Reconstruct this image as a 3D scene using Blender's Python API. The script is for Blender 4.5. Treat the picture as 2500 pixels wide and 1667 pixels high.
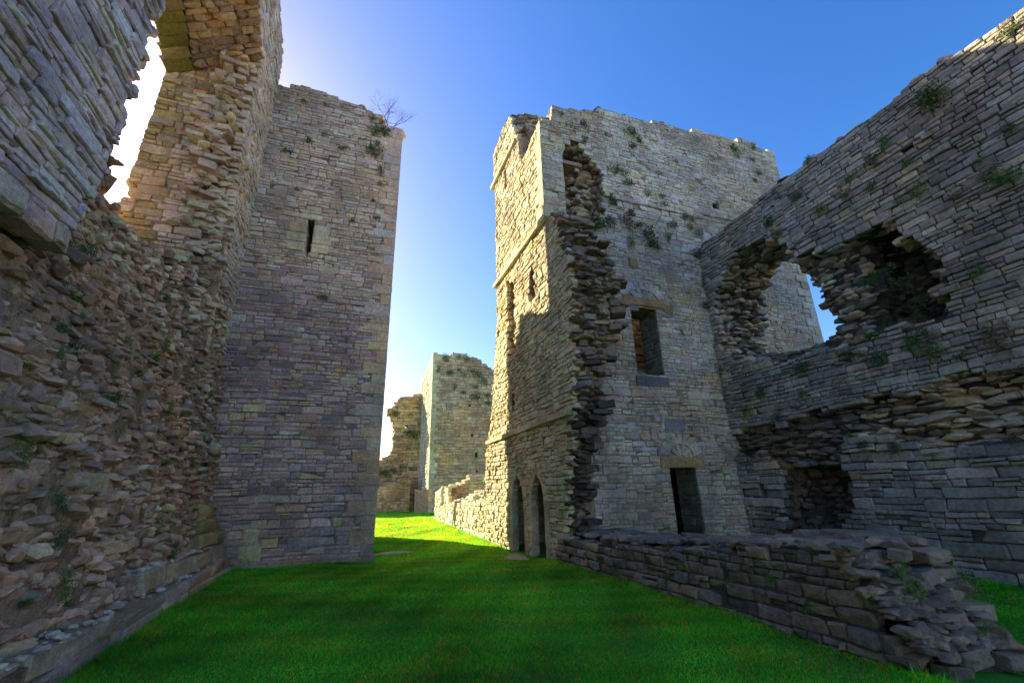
import bpy, bmesh, math, random
import numpy as np
from mathutils import Matrix, Vector, Quaternion

# ---------------------------------------------------------------- clear
for o in list(bpy.data.objects): bpy.data.objects.remove(o)
scene = bpy.context.scene
COL = scene.collection
R = random.Random(7)
NR = np.random.default_rng(11)

# ---------------------------------------------------------------- camera
EYE = np.array([0.0, 0.0, 1.6])
CX = np.array([0.94115613, -0.08813706, -0.32627749])
CY = np.array([-0.33714104, -0.31249304, -0.88807884])
CZ = np.array([-0.02368679, 0.94582237, -0.32381936])
cam_d = bpy.data.cameras.new('camera')
cam_d.sensor_width = 36.0
cam_d.lens = 36.0 * 1080.0 / 2500.0
cam_d.clip_start = 0.05
cam_d.clip_end = 3000
cam = bpy.data.objects.new('camera', cam_d)
COL.objects.link(cam)
m = Matrix.Identity(4)
for i, r in enumerate((CX, CY, CZ)):
    for j in range(3): m[i][j] = r[j]
    m[i][3] = EYE[i]
cam.matrix_world = m
scene.camera = cam

# ---------------------------------------------------------------- sky, sun, exposure
SUN_EL = math.radians(28.0)
SUN_H = Vector((-0.503, 0.864, 0)).normalized()
SUN_DIR = Vector((SUN_H.x * math.cos(SUN_EL), SUN_H.y * math.cos(SUN_EL), math.sin(SUN_EL)))
world = bpy.data.worlds.new('World')
scene.world = world
world.use_nodes = True
wn, wl = world.node_tree.nodes, world.node_tree.links
wn.clear()
sky = wn.new('ShaderNodeTexSky')
sky.sky_type = 'NISHITA'
sky.sun_disc = False
sky.sun_elevation = SUN_EL
sky.sun_rotation = math.atan2(SUN_H.x, SUN_H.y)
sky.altitude = 200
sky.air_density = 1.0
sky.dust_density = 0.9
sky.ozone_density = 3.5
bg = wn.new('ShaderNodeBackground')
bg.inputs['Strength'].default_value = 0.075
wout = wn.new('ShaderNodeOutputWorld')
# a low bank of broken cloud all round the horizon
tc = wn.new('ShaderNodeTexCoord')
sep = wn.new('ShaderNodeSeparateXYZ')
wl.new(tc.outputs['Generated'], sep.inputs[0])
mapn = wn.new('ShaderNodeMapping')
mapn.inputs['Scale'].default_value = (3.0, 3.0, 9.0)
wl.new(tc.outputs['Generated'], mapn.inputs[0])
cn = wn.new('ShaderNodeTexNoise')
cn.inputs['Scale'].default_value = 1.6
cn.inputs['Detail'].default_value = 7
wl.new(mapn.outputs[0], cn.inputs['Vector'])
band = wn.new('ShaderNodeMapRange')
band.inputs[1].default_value = 0.05; band.inputs[2].default_value = 0.22
band.inputs[3].default_value = 0.62; band.inputs[4].default_value = 0.0
wl.new(sep.outputs[2], band.inputs[0])
add = wn.new('ShaderNodeMath'); add.operation = 'ADD'
wl.new(cn.outputs['Fac'], add.inputs[0]); wl.new(band.outputs[0], add.inputs[1])
ramp = wn.new('ShaderNodeMapRange'); ramp.interpolation_type = 'SMOOTHSTEP'
ramp.inputs[1].default_value = 0.82; ramp.inputs[2].default_value = 1.02
ramp.inputs[3].default_value = 0.0; ramp.inputs[4].default_value = 0.75
wl.new(add.outputs[0], ramp.inputs[0])
cm = wn.new('ShaderNodeMix'); cm.data_type = 'RGBA'
wl.new(ramp.outputs[0], cm.inputs[0])
hs = wn.new('ShaderNodeHueSaturation'); hs.inputs['Saturation'].default_value = 1.3
wl.new(sky.outputs[0], hs.inputs['Color']); wbm = wn.new('ShaderNodeMix'); wbm.data_type = 'RGBA'; wbm.blend_type = 'MULTIPLY'; wbm.inputs[0].default_value = 1.0; wbm.inputs[7].default_value = (1.16, 0.84, 0.92, 1)
wl.new(hs.outputs[0], wbm.inputs[6]); wl.new(wbm.outputs[2], cm.inputs[6])
cm.inputs[7].default_value = (7.0, 7.0, 7.2, 1)
wl.new(cm.outputs[2], bg.inputs['Color'])
wl.new(bg.outputs[0], wout.inputs[0])

sun_d = bpy.data.lights.new('sun', 'SUN')
sun_d.energy = 4.2
sun_d.angle = math.radians(0.5)
sun_d.color = (1.0, 0.82, 0.55)
sun = bpy.data.objects.new('sun', sun_d)
sun.rotation_euler = SUN_DIR.to_track_quat('Z', 'Y').to_euler()
sun.location = (-20, 30, 30)
COL.objects.link(sun)

vs = scene.view_settings
vs.view_transform = 'Standard'
vs.look = 'None'
vs.exposure = 2.2
vs.gamma = 1.0
scene.render.engine = 'CYCLES'
scene.render.resolution_x = 1024
scene.render.resolution_y = 682

# ---------------------------------------------------------------- materials
def new_mat(name):
    mt = bpy.data.materials.new(name); mt.use_nodes = True
    nt = mt.node_tree; nt.nodes.clear()
    out = nt.nodes.new('ShaderNodeOutputMaterial')
    b = nt.nodes.new('ShaderNodeBsdfPrincipled')
    b.inputs['Roughness'].default_value = 0.92
    b.inputs['Specular IOR Level'].default_value = 0.2
    nt.links.new(b.outputs[0], out.inputs[0])
    return mt, nt, b

def N(nt, t, **kw):
    n = nt.nodes.new(t)
    for k, v in kw.items():
        if k in n.inputs: n.inputs[k].default_value = v
        else: setattr(n, k, v)
    return n

def noise(nt, pos, scale, detail=4, rough=0.55, stretch=None):
    if stretch:
        mp = N(nt, 'ShaderNodeMapping'); mp.inputs['Scale'].default_value = stretch
        nt.links.new(pos, mp.inputs[0]); pos = mp.outputs[0]
    n = N(nt, 'ShaderNodeTexNoise'); n.inputs['Scale'].default_value = scale
    n.inputs['Detail'].default_value = detail; n.inputs['Roughness'].default_value = rough
    nt.links.new(pos, n.inputs['Vector']); return n.outputs['Fac']

def rng_map(nt, x, a, b, c, d, smooth=False):
    r = N(nt, 'ShaderNodeMapRange')
    if smooth: r.interpolation_type = 'SMOOTHSTEP'
    for i, v in enumerate((a, b, c, d)): r.inputs[1 + i].default_value = v
    nt.links.new(x, r.inputs[0]); return r.outputs[0]

def mixc(nt, fac, a, b, mode='MIX'):
    mx = N(nt, 'ShaderNodeMix'); mx.data_type = 'RGBA'; mx.blend_type = mode
    for s, v in ((0, fac), (6, a), (7, b)):
        if isinstance(v, (int, float)): mx.inputs[s].default_value = v
        elif isinstance(v, tuple): mx.inputs[s].default_value = (*v, 1)
        else: nt.links.new(v, mx.inputs[s])
    return mx.outputs[2]

def mth(nt, op, a, b=None):
    mm = N(nt, 'ShaderNodeMath'); mm.operation = op
    for i, v in enumerate((a, b)):
        if v is None: continue
        if isinstance(v, (int, float)): mm.inputs[i].default_value = v
        else: nt.links.new(v, mm.inputs[i])
    return mm.outputs[0]

def stone_material(name, lichen=0.5, moss=0.3, stain=0.5):
    mt, nt, b = new_mat(name)
    L = nt.links
    geo = N(nt, 'ShaderNodeNewGeometry'); pos = geo.outputs['Position']
    at = N(nt, 'ShaderNodeAttribute'); at.attribute_name = 'tint'; at.attribute_type = 'GEOMETRY'
    oi = N(nt, 'ShaderNodeObjectInfo')
    tint = mixc(nt, 1.0, at.outputs['Color'], oi.outputs['Color'], 'ADD')
    n1 = noise(nt, pos, 1.3, 5, 0.6)
    n2 = noise(nt, pos, 14, 6, 0.65)
    n3 = noise(nt, pos, 60, 3, 0.6)
    v = mth(nt, 'MULTIPLY', rng_map(nt, n1, 0.3, 0.7, 0.78, 1.22), rng_map(nt, n2, 0.25, 0.75, 0.62, 1.38))
    v = mth(nt, 'MULTIPLY', v, rng_map(nt, n3, 0.3, 0.7, 0.85, 1.15))
    n0 = noise(nt, pos, 0.33, 4, 0.6)
    v = mth(nt, 'MULTIPLY', v, rng_map(nt, n0, 0.35, 0.65, 0.72, 1.22))
    c = mixc(nt, 1.0, tint, v, 'MULTIPLY')
    nh = noise(nt, pos, 0.5, 3, 0.5)
    c = mixc(nt, rng_map(nt, nh, 0.45, 0.68, 0, 0.5, True), c, mixc(nt, 1.0, c, (1.16, 0.98, 0.78), 'MULTIPLY'))
    # weather streaks
    ns = noise(nt, pos, 1.0, 5, 0.7, (1.1, 1.1, 0.28))
    c = mixc(nt, rng_map(nt, ns, 0.54, 0.72, 0.0, stain, True), c, mixc(nt, 1.0, c, (0.42, 0.43, 0.42), 'MULTIPLY'))
    # pale lichen blots
    nl = noise(nt, pos, 22, 3, 0.5); nl2 = noise(nt, pos, 1.7, 3, 0.5)
    lf = mth(nt, 'MULTIPLY', rng_map(nt, nl, 0.63, 0.7, 0, 1, True), rng_map(nt, nl2, 0.42, 0.6, 0, lichen, True))
    c = mixc(nt, lf, c, (0.46, 0.45, 0.40))
    ny = noise(nt, pos, 9, 4, 0.6); ny2 = noise(nt, pos, 0.9, 3, 0.5)
    yf = mth(nt, 'MULTIPLY', rng_map(nt, ny, 0.62, 0.7, 0, 1, True), rng_map(nt, ny2, 0.5, 0.62, 0, 0.2, True))
    c = mixc(nt, yf, c, (0.34, 0.24, 0.06))
    # moss
    nm = noise(nt, pos, 2.2, 6, 0.7)
    mf = rng_map(nt, nm, 0.6, 0.74, 0, moss, True)
    c = mixc(nt, mf, c, (0.055, 0.085, 0.022))
    L.new(c, b.inputs['Base Color'])
    bh = mth(nt, 'ADD', mth(nt, 'MULTIPLY', n2, 1.0), mth(nt, 'MULTIPLY', n3, 0.35))
    bp = N(nt, 'ShaderNodeBump'); bp.inputs['Strength'].default_value = 0.75; bp.inputs['Distance'].default_value = 0.035
    L.new(bh, bp.inputs['Height']); L.new(bp.outputs[0], b.inputs['Normal'])
    return mt

def mortar_material(name, col, dark=(0.5, 0.5, 0.5), moss=0.4):
    mt, nt, b = new_mat(name); L = nt.links
    geo = N(nt, 'ShaderNodeNewGeometry'); pos = geo.outputs['Position']
    n1 = noise(nt, pos, 2.5, 6, 0.65); n2 = noise(nt, pos, 22, 5, 0.65)
    c = mixc(nt, 1.0, col, rng_map(nt, n2, 0.25, 0.75, 0.5, 1.4), 'MULTIPLY')
    c = mixc(nt, rng_map(nt, n1, 0.45, 0.65, 0, 1, True), c, mixc(nt, 1.0, c, dark, 'MULTIPLY'))
    nm = noise(nt, pos, 1.4, 6, 0.7)
    c = mixc(nt, rng_map(nt, nm, 0.55, 0.72, 0, moss, True), c, (0.05, 0.075, 0.02))
    L.new(c, b.inputs['Base Color'])
    bp = N(nt, 'ShaderNodeBump'); bp.inputs['Strength'].default_value = 0.9; bp.inputs['Distance'].default_value = 0.05
    L.new(mth(nt, 'ADD', n1, n2), bp.inputs['Height']); L.new(bp.outputs[0], b.inputs['Normal'])
    return mt

def plain(name, col, var=0.3, scale=8, rough=0.9):
    mt, nt, b = new_mat(name)
    geo = N(nt, 'ShaderNodeNewGeometry')
    n1 = noise(nt, geo.outputs['Position'], scale, 4)
    c = mixc(nt, 1.0, col, rng_map(nt, n1, 0.3, 0.7, 1 - var, 1 + var), 'MULTIPLY')
    nt.links.new(c, b.inputs['Base Color']); b.inputs['Roughness'].default_value = rough
    return mt

M_STONE = stone_material('stone_weathered', 0.5, 0.25, 0.45)
M_STONE_DAMP = stone_material('stone_damp', 0.35, 0.65, 0.7)
M_STONE_CORE = stone_material('stone_core', 0.45, 0.5, 0.62)
M_STONE_LICH = stone_material('stone_lichen', 0.9, 0.2, 0.42)
M_MORT_TAN = mortar_material('mortar_tan', (0.42, 0.31, 0.185), (0.45, 0.45, 0.45), 0.3)
M_MORT_GREY = mortar_material('mortar_grey', (0.30, 0.25, 0.185), (0.5, 0.5, 0.5), 0.25)
M_MORT_DARK = mortar_material('mortar_dark', (0.13, 0.115, 0.09), (0.45, 0.45, 0.45), 0.5)

# leaf materials
def leaf_mat(name, a, bcol):
    mt, nt, b = new_mat(name)
    geo = N(nt, 'ShaderNodeNewGeometry')
    n1 = noise(nt, geo.outputs['Position'], 9, 3)
    c = mixc(nt, rng_map(nt, n1, 0.35, 0.65, 0, 1), a, bcol)
    nt.links.new(c, b.inputs['Base Color']); b.inputs['Roughness'].default_value = 0.7
    return mt
M_LEAF = leaf_mat('leaf_green', (0.07, 0.19, 0.03), (0.13, 0.21, 0.05))
M_LEAF_BROWN = leaf_mat('leaf_dry', (0.20, 0.13, 0.08), (0.12, 0.14, 0.05))
M_LEAF_DK = leaf_mat('leaf_dark', (0.05, 0.12, 0.03), (0.09, 0.14, 0.05))
M_STRAW = leaf_mat('straw', (0.22, 0.19, 0.11), (0.12, 0.13, 0.06))
M_TWIG = plain('bark_twig', (0.17, 0.12, 0.09), 0.3, 20)
M_WOOD = plain('gate_wood', (0.42, 0.28, 0.16), 0.25, 6)
M_PATH = plain('bare_earth', (0.52, 0.38, 0.22), 0.35, 14)

# ---------------------------------------------------------------- stone prototypes
def mesh_from(name, v, f, mat=None):
    me = bpy.data.meshes.new(name)
    me.from_pydata([tuple(map(float, p)) for p in v], [], f)
    if mat: me.materials.append(mat)
    me.update(); return me

class Proto:
    __slots__ = ('v', 'f', 'meshes', 'name')

def block_proto(aspect, seed, dressed=False):
    r = random.Random(seed); jk = 0.16 if dressed else 1.0
    p = Proto(); hx = aspect / 2; hy = 0.5
    pts = []
    def J(s=0.05): return r.uniform(-s, s) * jk
    nmid = 0 if aspect < 1.3 else (1 if aspect < 2.6 else 2)
    cut = r.uniform(0.03, 0.16) * (0.3 if dressed else 1)
    def corner(sx, sy):
        cx, cy = sx * (hx + J(0.05)), sy * (hy + J(0.07))
        k1, k2 = cut * r.uniform(0.5, 1.8), cut * r.uniform(0.4, 1.5)
        a = (cx - sx * k1, cy); b = (cx, cy - sy * k2)
        return a, b
    tr = corner(1, 1); tl = corner(-1, 1); bl = corner(-1, -1); br = corner(1, -1)
    ring = [tr[1], tr[0]]
    for k in range(nmid):
        t = (k + 1) / (nmid + 1); ring.append((hx - aspect * t + J(0.1), hy + J(0.05)))
    ring += [tl[0], tl[1], bl[1], bl[0]]
    for k in range(nmid):
        t = (k + 1) / (nmid + 1); ring.append((-hx + aspect * t + J(0.1), -hy + J(0.05)))
    ring += [br[0], br[1]]
    n = len(ring)
    ch = r.uniform(0.06, 0.15) * (0.3 if dressed else 1)
    tx, ty = r.uniform(-0.1, 0.1) * jk, r.uniform(-0.14, 0.14) * jk
    V = []
    for (x, y) in ring: V.append((x * 0.97, y * 0.94, -1.0))
    for (x, y) in ring: V.append((x, y, -ch * r.uniform(1.0, 2.2) * 0.6 + tx * x / hx * 0.4 + ty * y))
    for (x, y) in ring:
        d = math.hypot(x, y); k = ch * r.uniform(0.8, 1.7)
        sx = max(0.0, 1 - k / hx); sy = max(0.0, 1 - k / hy)
        V.append((x * sx, y * sy, r.uniform(-0.02, 0.05) * jk + tx * x / hx * 0.4 + ty * y))
    if nmid == 0:
        V.append((J(0.12), J(0.1), r.uniform(0.0, 0.09) * jk))
        cen = [3 * n]
    else:
        V.append((-hx * 0.42 + J(0.12), J(0.1), r.uniform(-0.01, 0.09) * jk))
        V.append((hx * 0.42 + J(0.12), J(0.1), r.uniform(-0.01, 0.09) * jk))
        cen = [3 * n, 3 * n + 1]
    F = []
    for i in range(n):
        j = (i + 1) % n
        F.append((i, j, n + j, n + i)); F.append((n + i, n + j, 2 * n + j, 2 * n + i))
    if len(cen) == 1:
        for i in range(n): F.append((2 * n + i, 2 * n + (i + 1) % n, cen[0]))
    else:
        side = [1 if V[2 * n + i][0] > 0 else 0 for i in range(n)]
        for i in range(n):
            j = (i + 1) % n
            if side[i] == side[j]: F.append((2 * n + i, 2 * n + j, cen[side[i]]))
            else: F.append((2 * n + i, 2 * n + j, cen[side[j]], cen[side[i]]))
    va = np.array(V, float); va[:, 0] /= aspect
    p.v = va; p.f = F; p.meshes = {}; p.name = 'stone_block'
    return p

def rock_proto(seed):
    r = random.Random(seed)
    bm = bmesh.new()
    flat = r.uniform(0.7, 1.0)
    for k in range(23):
        while True:
            q = [r.gauss(0, 1) for _ in range(3)]
            l = max(1e-3, sum(abs(t) ** 4 for t in q) ** 0.25)
            break
        s = r.uniform(0.45, 0.55)
        bm.verts.new((q[0] / l * s, q[1] / l * s, q[2] / l * s * flat))
    res = bmesh.ops.convex_hull(bm, input=bm.verts[:])
    bmesh.ops.delete(bm, geom=[g for g in res['geom_interior'] if isinstance(g, bmesh.types.BMVert)], context='VERTS')
    bmesh.ops.recalc_face_normals(bm, faces=bm.faces[:])
    bm.verts.index_update()
    p = Proto(); p.v = np.array([tuple(v.co) for v in bm.verts]); p.f = [tuple(v.index for v in f.verts) for f in bm.faces]
    p.meshes = {}; p.name = 'stone_rock'; bm.free(); return p

ASPECTS = (1.0, 1.7, 2.5, 3.6, 5.0)
BLOCKS = {a: [block_proto(a, int(a * 1000) + k) for k in range(9)] for a in ASPECTS}
DRESSED = {a: [block_proto(a, int(a * 777) + k, True) for k in range(4)] for a in ASPECTS}
ROCKS = [rock_proto(900 + k) for k in range(26)]

def pick_block(asp):
    a = min(ASPECTS, key=lambda q: abs(math.log(q / max(asp, 0.2))))
    return R.choice(BLOCKS[a])

# ---------------------------------------------------------------- things
def set_inv(o, parent):
    o.parent = parent
    o.matrix_parent_inverse = Matrix.Translation(-parent.location)

def empty(name, label, cat, loc, group=None):
    e = bpy.data.objects.new(name, None); COL.objects.link(e)
    e.empty_display_size = 0.3; e.location = loc
    e['label'] = label; e['category'] = cat
    if group: e['group'] = group
    return e

def sn(u, v, k=0.0):
    return (math.sin(u * 1.7 + k) + math.sin(v * 2.3 + u * 0.6 + 2 * k) + math.sin(u * 3.9 - v * 1.1 + 3.3 * k) * 0.6) / 2.6

def smooth(a, b, x):
    t = min(1, max(0, (x - a) / (b - a))); return t * t * (3 - 2 * t)

class Frame:
    """A: axis along the wall, V: up, W: outward normal"""
    def __init__(s, o, A, W, V=(0, 0, 1)):
        s.o = np.array(o, float); s.A = np.array(A, float); s.W = np.array(W, float); s.V = np.array(V, float)
        s.sgn = 1.0 if np.dot(np.cross(s.A, s.V), s.W) > 0 else -1.0
        s.U = s.A * s.sgn
    def pt(s, u, v, w=0.0): return s.o + s.A * u + s.V * v + s.W * w

class Thing:
    def __init__(s, name, label, cat, loc, group=None, mat=M_STONE, core_mat=M_MORT_GREY):
        s.e = empty(name, label, cat, loc, group)
        s.st = []; s.cv = []; s.cf = []; s.mat = mat; s.core_mat = core_mat; s.k = R.uniform(0, 9)
    def raw(s, proto, c, a, b, w, tint, vis=True, name='stone'):
        s.st.append((proto, c, a, b, w, tint, vis, name))
    def put(s, fr, u, v, w, su, sv, sw, tint, proto=None, rot=0.0, t1=0.0, t2=0.0, rock=False, vis=True, name='stone'):
        if proto is None:
            if name not in ('stone', 'plinth_stone'): proto = R.choice(DRESSED[min(ASPECTS, key=lambda q: abs(math.log(q * sv / su)))])
            else: proto = R.choice(ROCKS) if rock else pick_block(su / sv)
        c = fr.pt(u, v, w)
        cr, sr = math.cos(rot), math.sin(rot)
        U = fr.U * cr + fr.V * sr; V = fr.V * cr - fr.U * sr; W = fr.W
        if t1:
            V, W = V * math.cos(t1) + W * math.sin(t1), W * math.cos(t1) - V * math.sin(t1)
        if t2:
            U, W = U * math.cos(t2) - W * math.sin(t2), W * math.cos(t2) + U * math.sin(t2)
        s.st.append((proto, c, U * su, V * sv, W * sw, tint, vis, name))
    def box(s, fr, u0, u1, v0, v1, w0, w1):
        n = len(s.cv)
        for w in (w0, w1):
            for (u, v) in ((u0, v0), (u1, v0), (u1, v1), (u0, v1)): s.cv.append(fr.pt(u, v, w))
        s.cf += [(n, n + 1, n + 2, n + 3), (n + 4, n + 5, n + 6, n + 7), (n, n + 1, n + 5, n + 4), (n + 1, n + 2, n + 6, n + 5), (n + 2, n + 3, n + 7, n + 6), (n + 3, n, n + 4, n + 7)]
    def part(s, name, me, label=None):
        o = bpy.data.objects.new(name, me); COL.objects.link(o); set_inv(o, s.e)
        if label: o['label'] = label
        return o
    def finish(s, limit=300, core_name='mortar_core'):
        if s.cv:
            me = mesh_from(core_name, s.cv, s.cf, s.core_mat)
            bm = bmesh.new(); bm.from_mesh(me); bmesh.ops.recalc_face_normals(bm, faces=bm.faces[:]); bm.to_mesh(me); bm.free()
            s.part(core_name, me)
        st = s.st
        if not st: return
        C = np.array([q[1] for q in st])
        AX = np.array([np.linalg.norm(q[2]) * np.linalg.norm(q[3]) for q in st])
        Wn = np.array([q[4] / (np.linalg.norm(q[4]) + 1e-9) for q in st])
        d = C - EYE
        cc = d[:, 0:1] * CX + d[:, 1:2] * CY + d[:, 2:3] * CZ
        z = -cc[:, 2]; zz = np.maximum(z, 0.05)
        px = 1250 + 1080 * cc[:, 0] / zz; py = 833.5 - 1080 * cc[:, 1] / zz
        inside = (z > 0.1) & (px > 0) & (px < 2500) & (py > 0) & (py < 1667)
        dist = np.linalg.norm(d, axis=1)
        facing = np.clip(-(d * Wn).sum(1) / dist, 0.12, 1)
        rank = AX * facing / dist ** 2 * inside
        rank *= np.array([1.0 if q[6] else 0.0 for q in st])
        rank += np.array([50.0 if q[7] != 'stone' else 0 for q in st])
        order = np.argsort(-rank)
        top = [i for i in order[:limit] if rank[i] > 0]
        chosen = set(top)
        for i in top:
            p, c, a, b, w, tint, vis, nm = st[i]
            me = p.meshes.get(s.mat.name)
            if me is None:
                me = mesh_from(p.name, p.v, p.f, s.mat); p.meshes[s.mat.name] = me
            o = bpy.data.objects.new(nm, me); COL.objects.link(o); set_inv(o, s.e)
            mm = Matrix.Identity(4)
            for r_ in range(3):
                mm[r_][0] = a[r_]; mm[r_][1] = b[r_]; mm[r_][2] = w[r_]; mm[r_][3] = c[r_]
            o.matrix_basis = mm
            o.color = (*tint, 1)
        rest = [i for i in range(len(st)) if i not in chosen]
        if not rest: return
        by = {}
        for i in rest: by.setdefault(id(st[i][0]), []).append(i)
        VV = []; LO = []; LS = []; TT = []; base = 0
        for key, idx in by.items():
            p = st[idx[0]][0]
            c = np.array([st[i][1] for i in idx]); a = np.array([st[i][2] for i in idx]); b = np.array([st[i][3] for i in idx]); w = np.array([st[i][4] for i in idx])
            t = np.array([st[i][5] for i in idx])
            v = c[:, None, :] + p.v[None, :, 0:1] * a[:, None, :] + p.v[None, :, 1:2] * b[:, None, :] + p.v[None, :, 2:3] * w[:, None, :]
            nv = p.v.shape[0]; k = len(idx)
            VV.append(v.reshape(-1, 3)); TT.append(np.repeat(t, nv, axis=0))
            lf = np.array([x for f in p.f for x in f]); ls = np.array([len(f) for f in p.f])
            off = base + np.arange(k) * nv
            LO.append((lf[None, :] + off[:, None]).ravel()); LS.append(np.tile(ls, k)); base += k * nv
        V = np.concatenate(VV); Lx = np.concatenate(LO).astype(np.int32); S = np.concatenate(LS).astype(np.int32); T = np.concatenate(TT)
        me = bpy.data.meshes.new('small_stonework')
        me.vertices.add(len(V)); me.vertices.foreach_set('co', V.astype(np.float32).ravel())
        me.loops.add(len(Lx)); me.loops.foreach_set('vertex_index', Lx)
        me.polygons.add(len(S)); me.polygons.foreach_set('loop_start', np.concatenate([[0], np.cumsum(S)[:-1]]).astype(np.int32))
        me.update(calc_edges=True); me.shade_flat()
        at = me.attributes.new('tint', 'FLOAT_COLOR', 'POINT')
        at.data.foreach_set('color', np.concatenate([T, np.ones((len(T), 1))], 1).astype(np.float32).ravel())
        me.materials.append(s.mat)
        o = s.part('small_stonework', me); o['kind'] = 'stuff'; o.color = (0, 0, 0, 1)

def scan(polys, v):
    xs = []
    for P in polys:
        n = len(P)
        for i in range(n):
            a = P[i]; b = P[(i + 1) % n]
            if (a[1] <= v) != (b[1] <= v):
                t = (v - a[1]) / (b[1] - a[1]); xs.append((a[0] + (b[0] - a[0]) * t, a[2] if len(a) > 2 else 'c'))
    xs.sort(key=lambda q: q[0])
    return [(xs[i][0], xs[i][1], xs[i + 1][0], xs[i + 1][1]) for i in range(0, len(xs) - 1, 2)]

def minus(iv, cover):
    segs = [(a, b) for a, _, b, _ in iv]
    for ca, _, cb, _ in cover:
        out = []
        for a, b in segs:
            if cb <= a or ca >= b: out.append((a, b)); continue
            if ca > a: out.append((a, ca))
            if cb < b: out.append((cb, b))
        segs = out
    return segs

GAIN = 2.3
WARM = (1.13, 1.04, 0.88)
def jit(c, s=0.12):
    k = GAIN * (1 + R.gauss(0, s))
    return tuple(min(0.6, max(0.01, x * k * wm * (1 + R.gauss(0, 0.035)))) for x, wm in zip(c, WARM))

def palette(*cols):
    tot = sum(w for w, _ in cols)
    mean = [sum(w * c[i] for w, c in cols) / tot for i in range(3)]
    cols = [(w, tuple(a + (b - a) * 0.28 for a, b in zip(c, mean))) for w, c in cols]
    def f(u=0, v=0):
        x = R.uniform(0, tot)
        for w, c in cols:
            x -= w
            if x <= 0: return jit(c)
        return jit(cols[-1][1])
    return f

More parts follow.
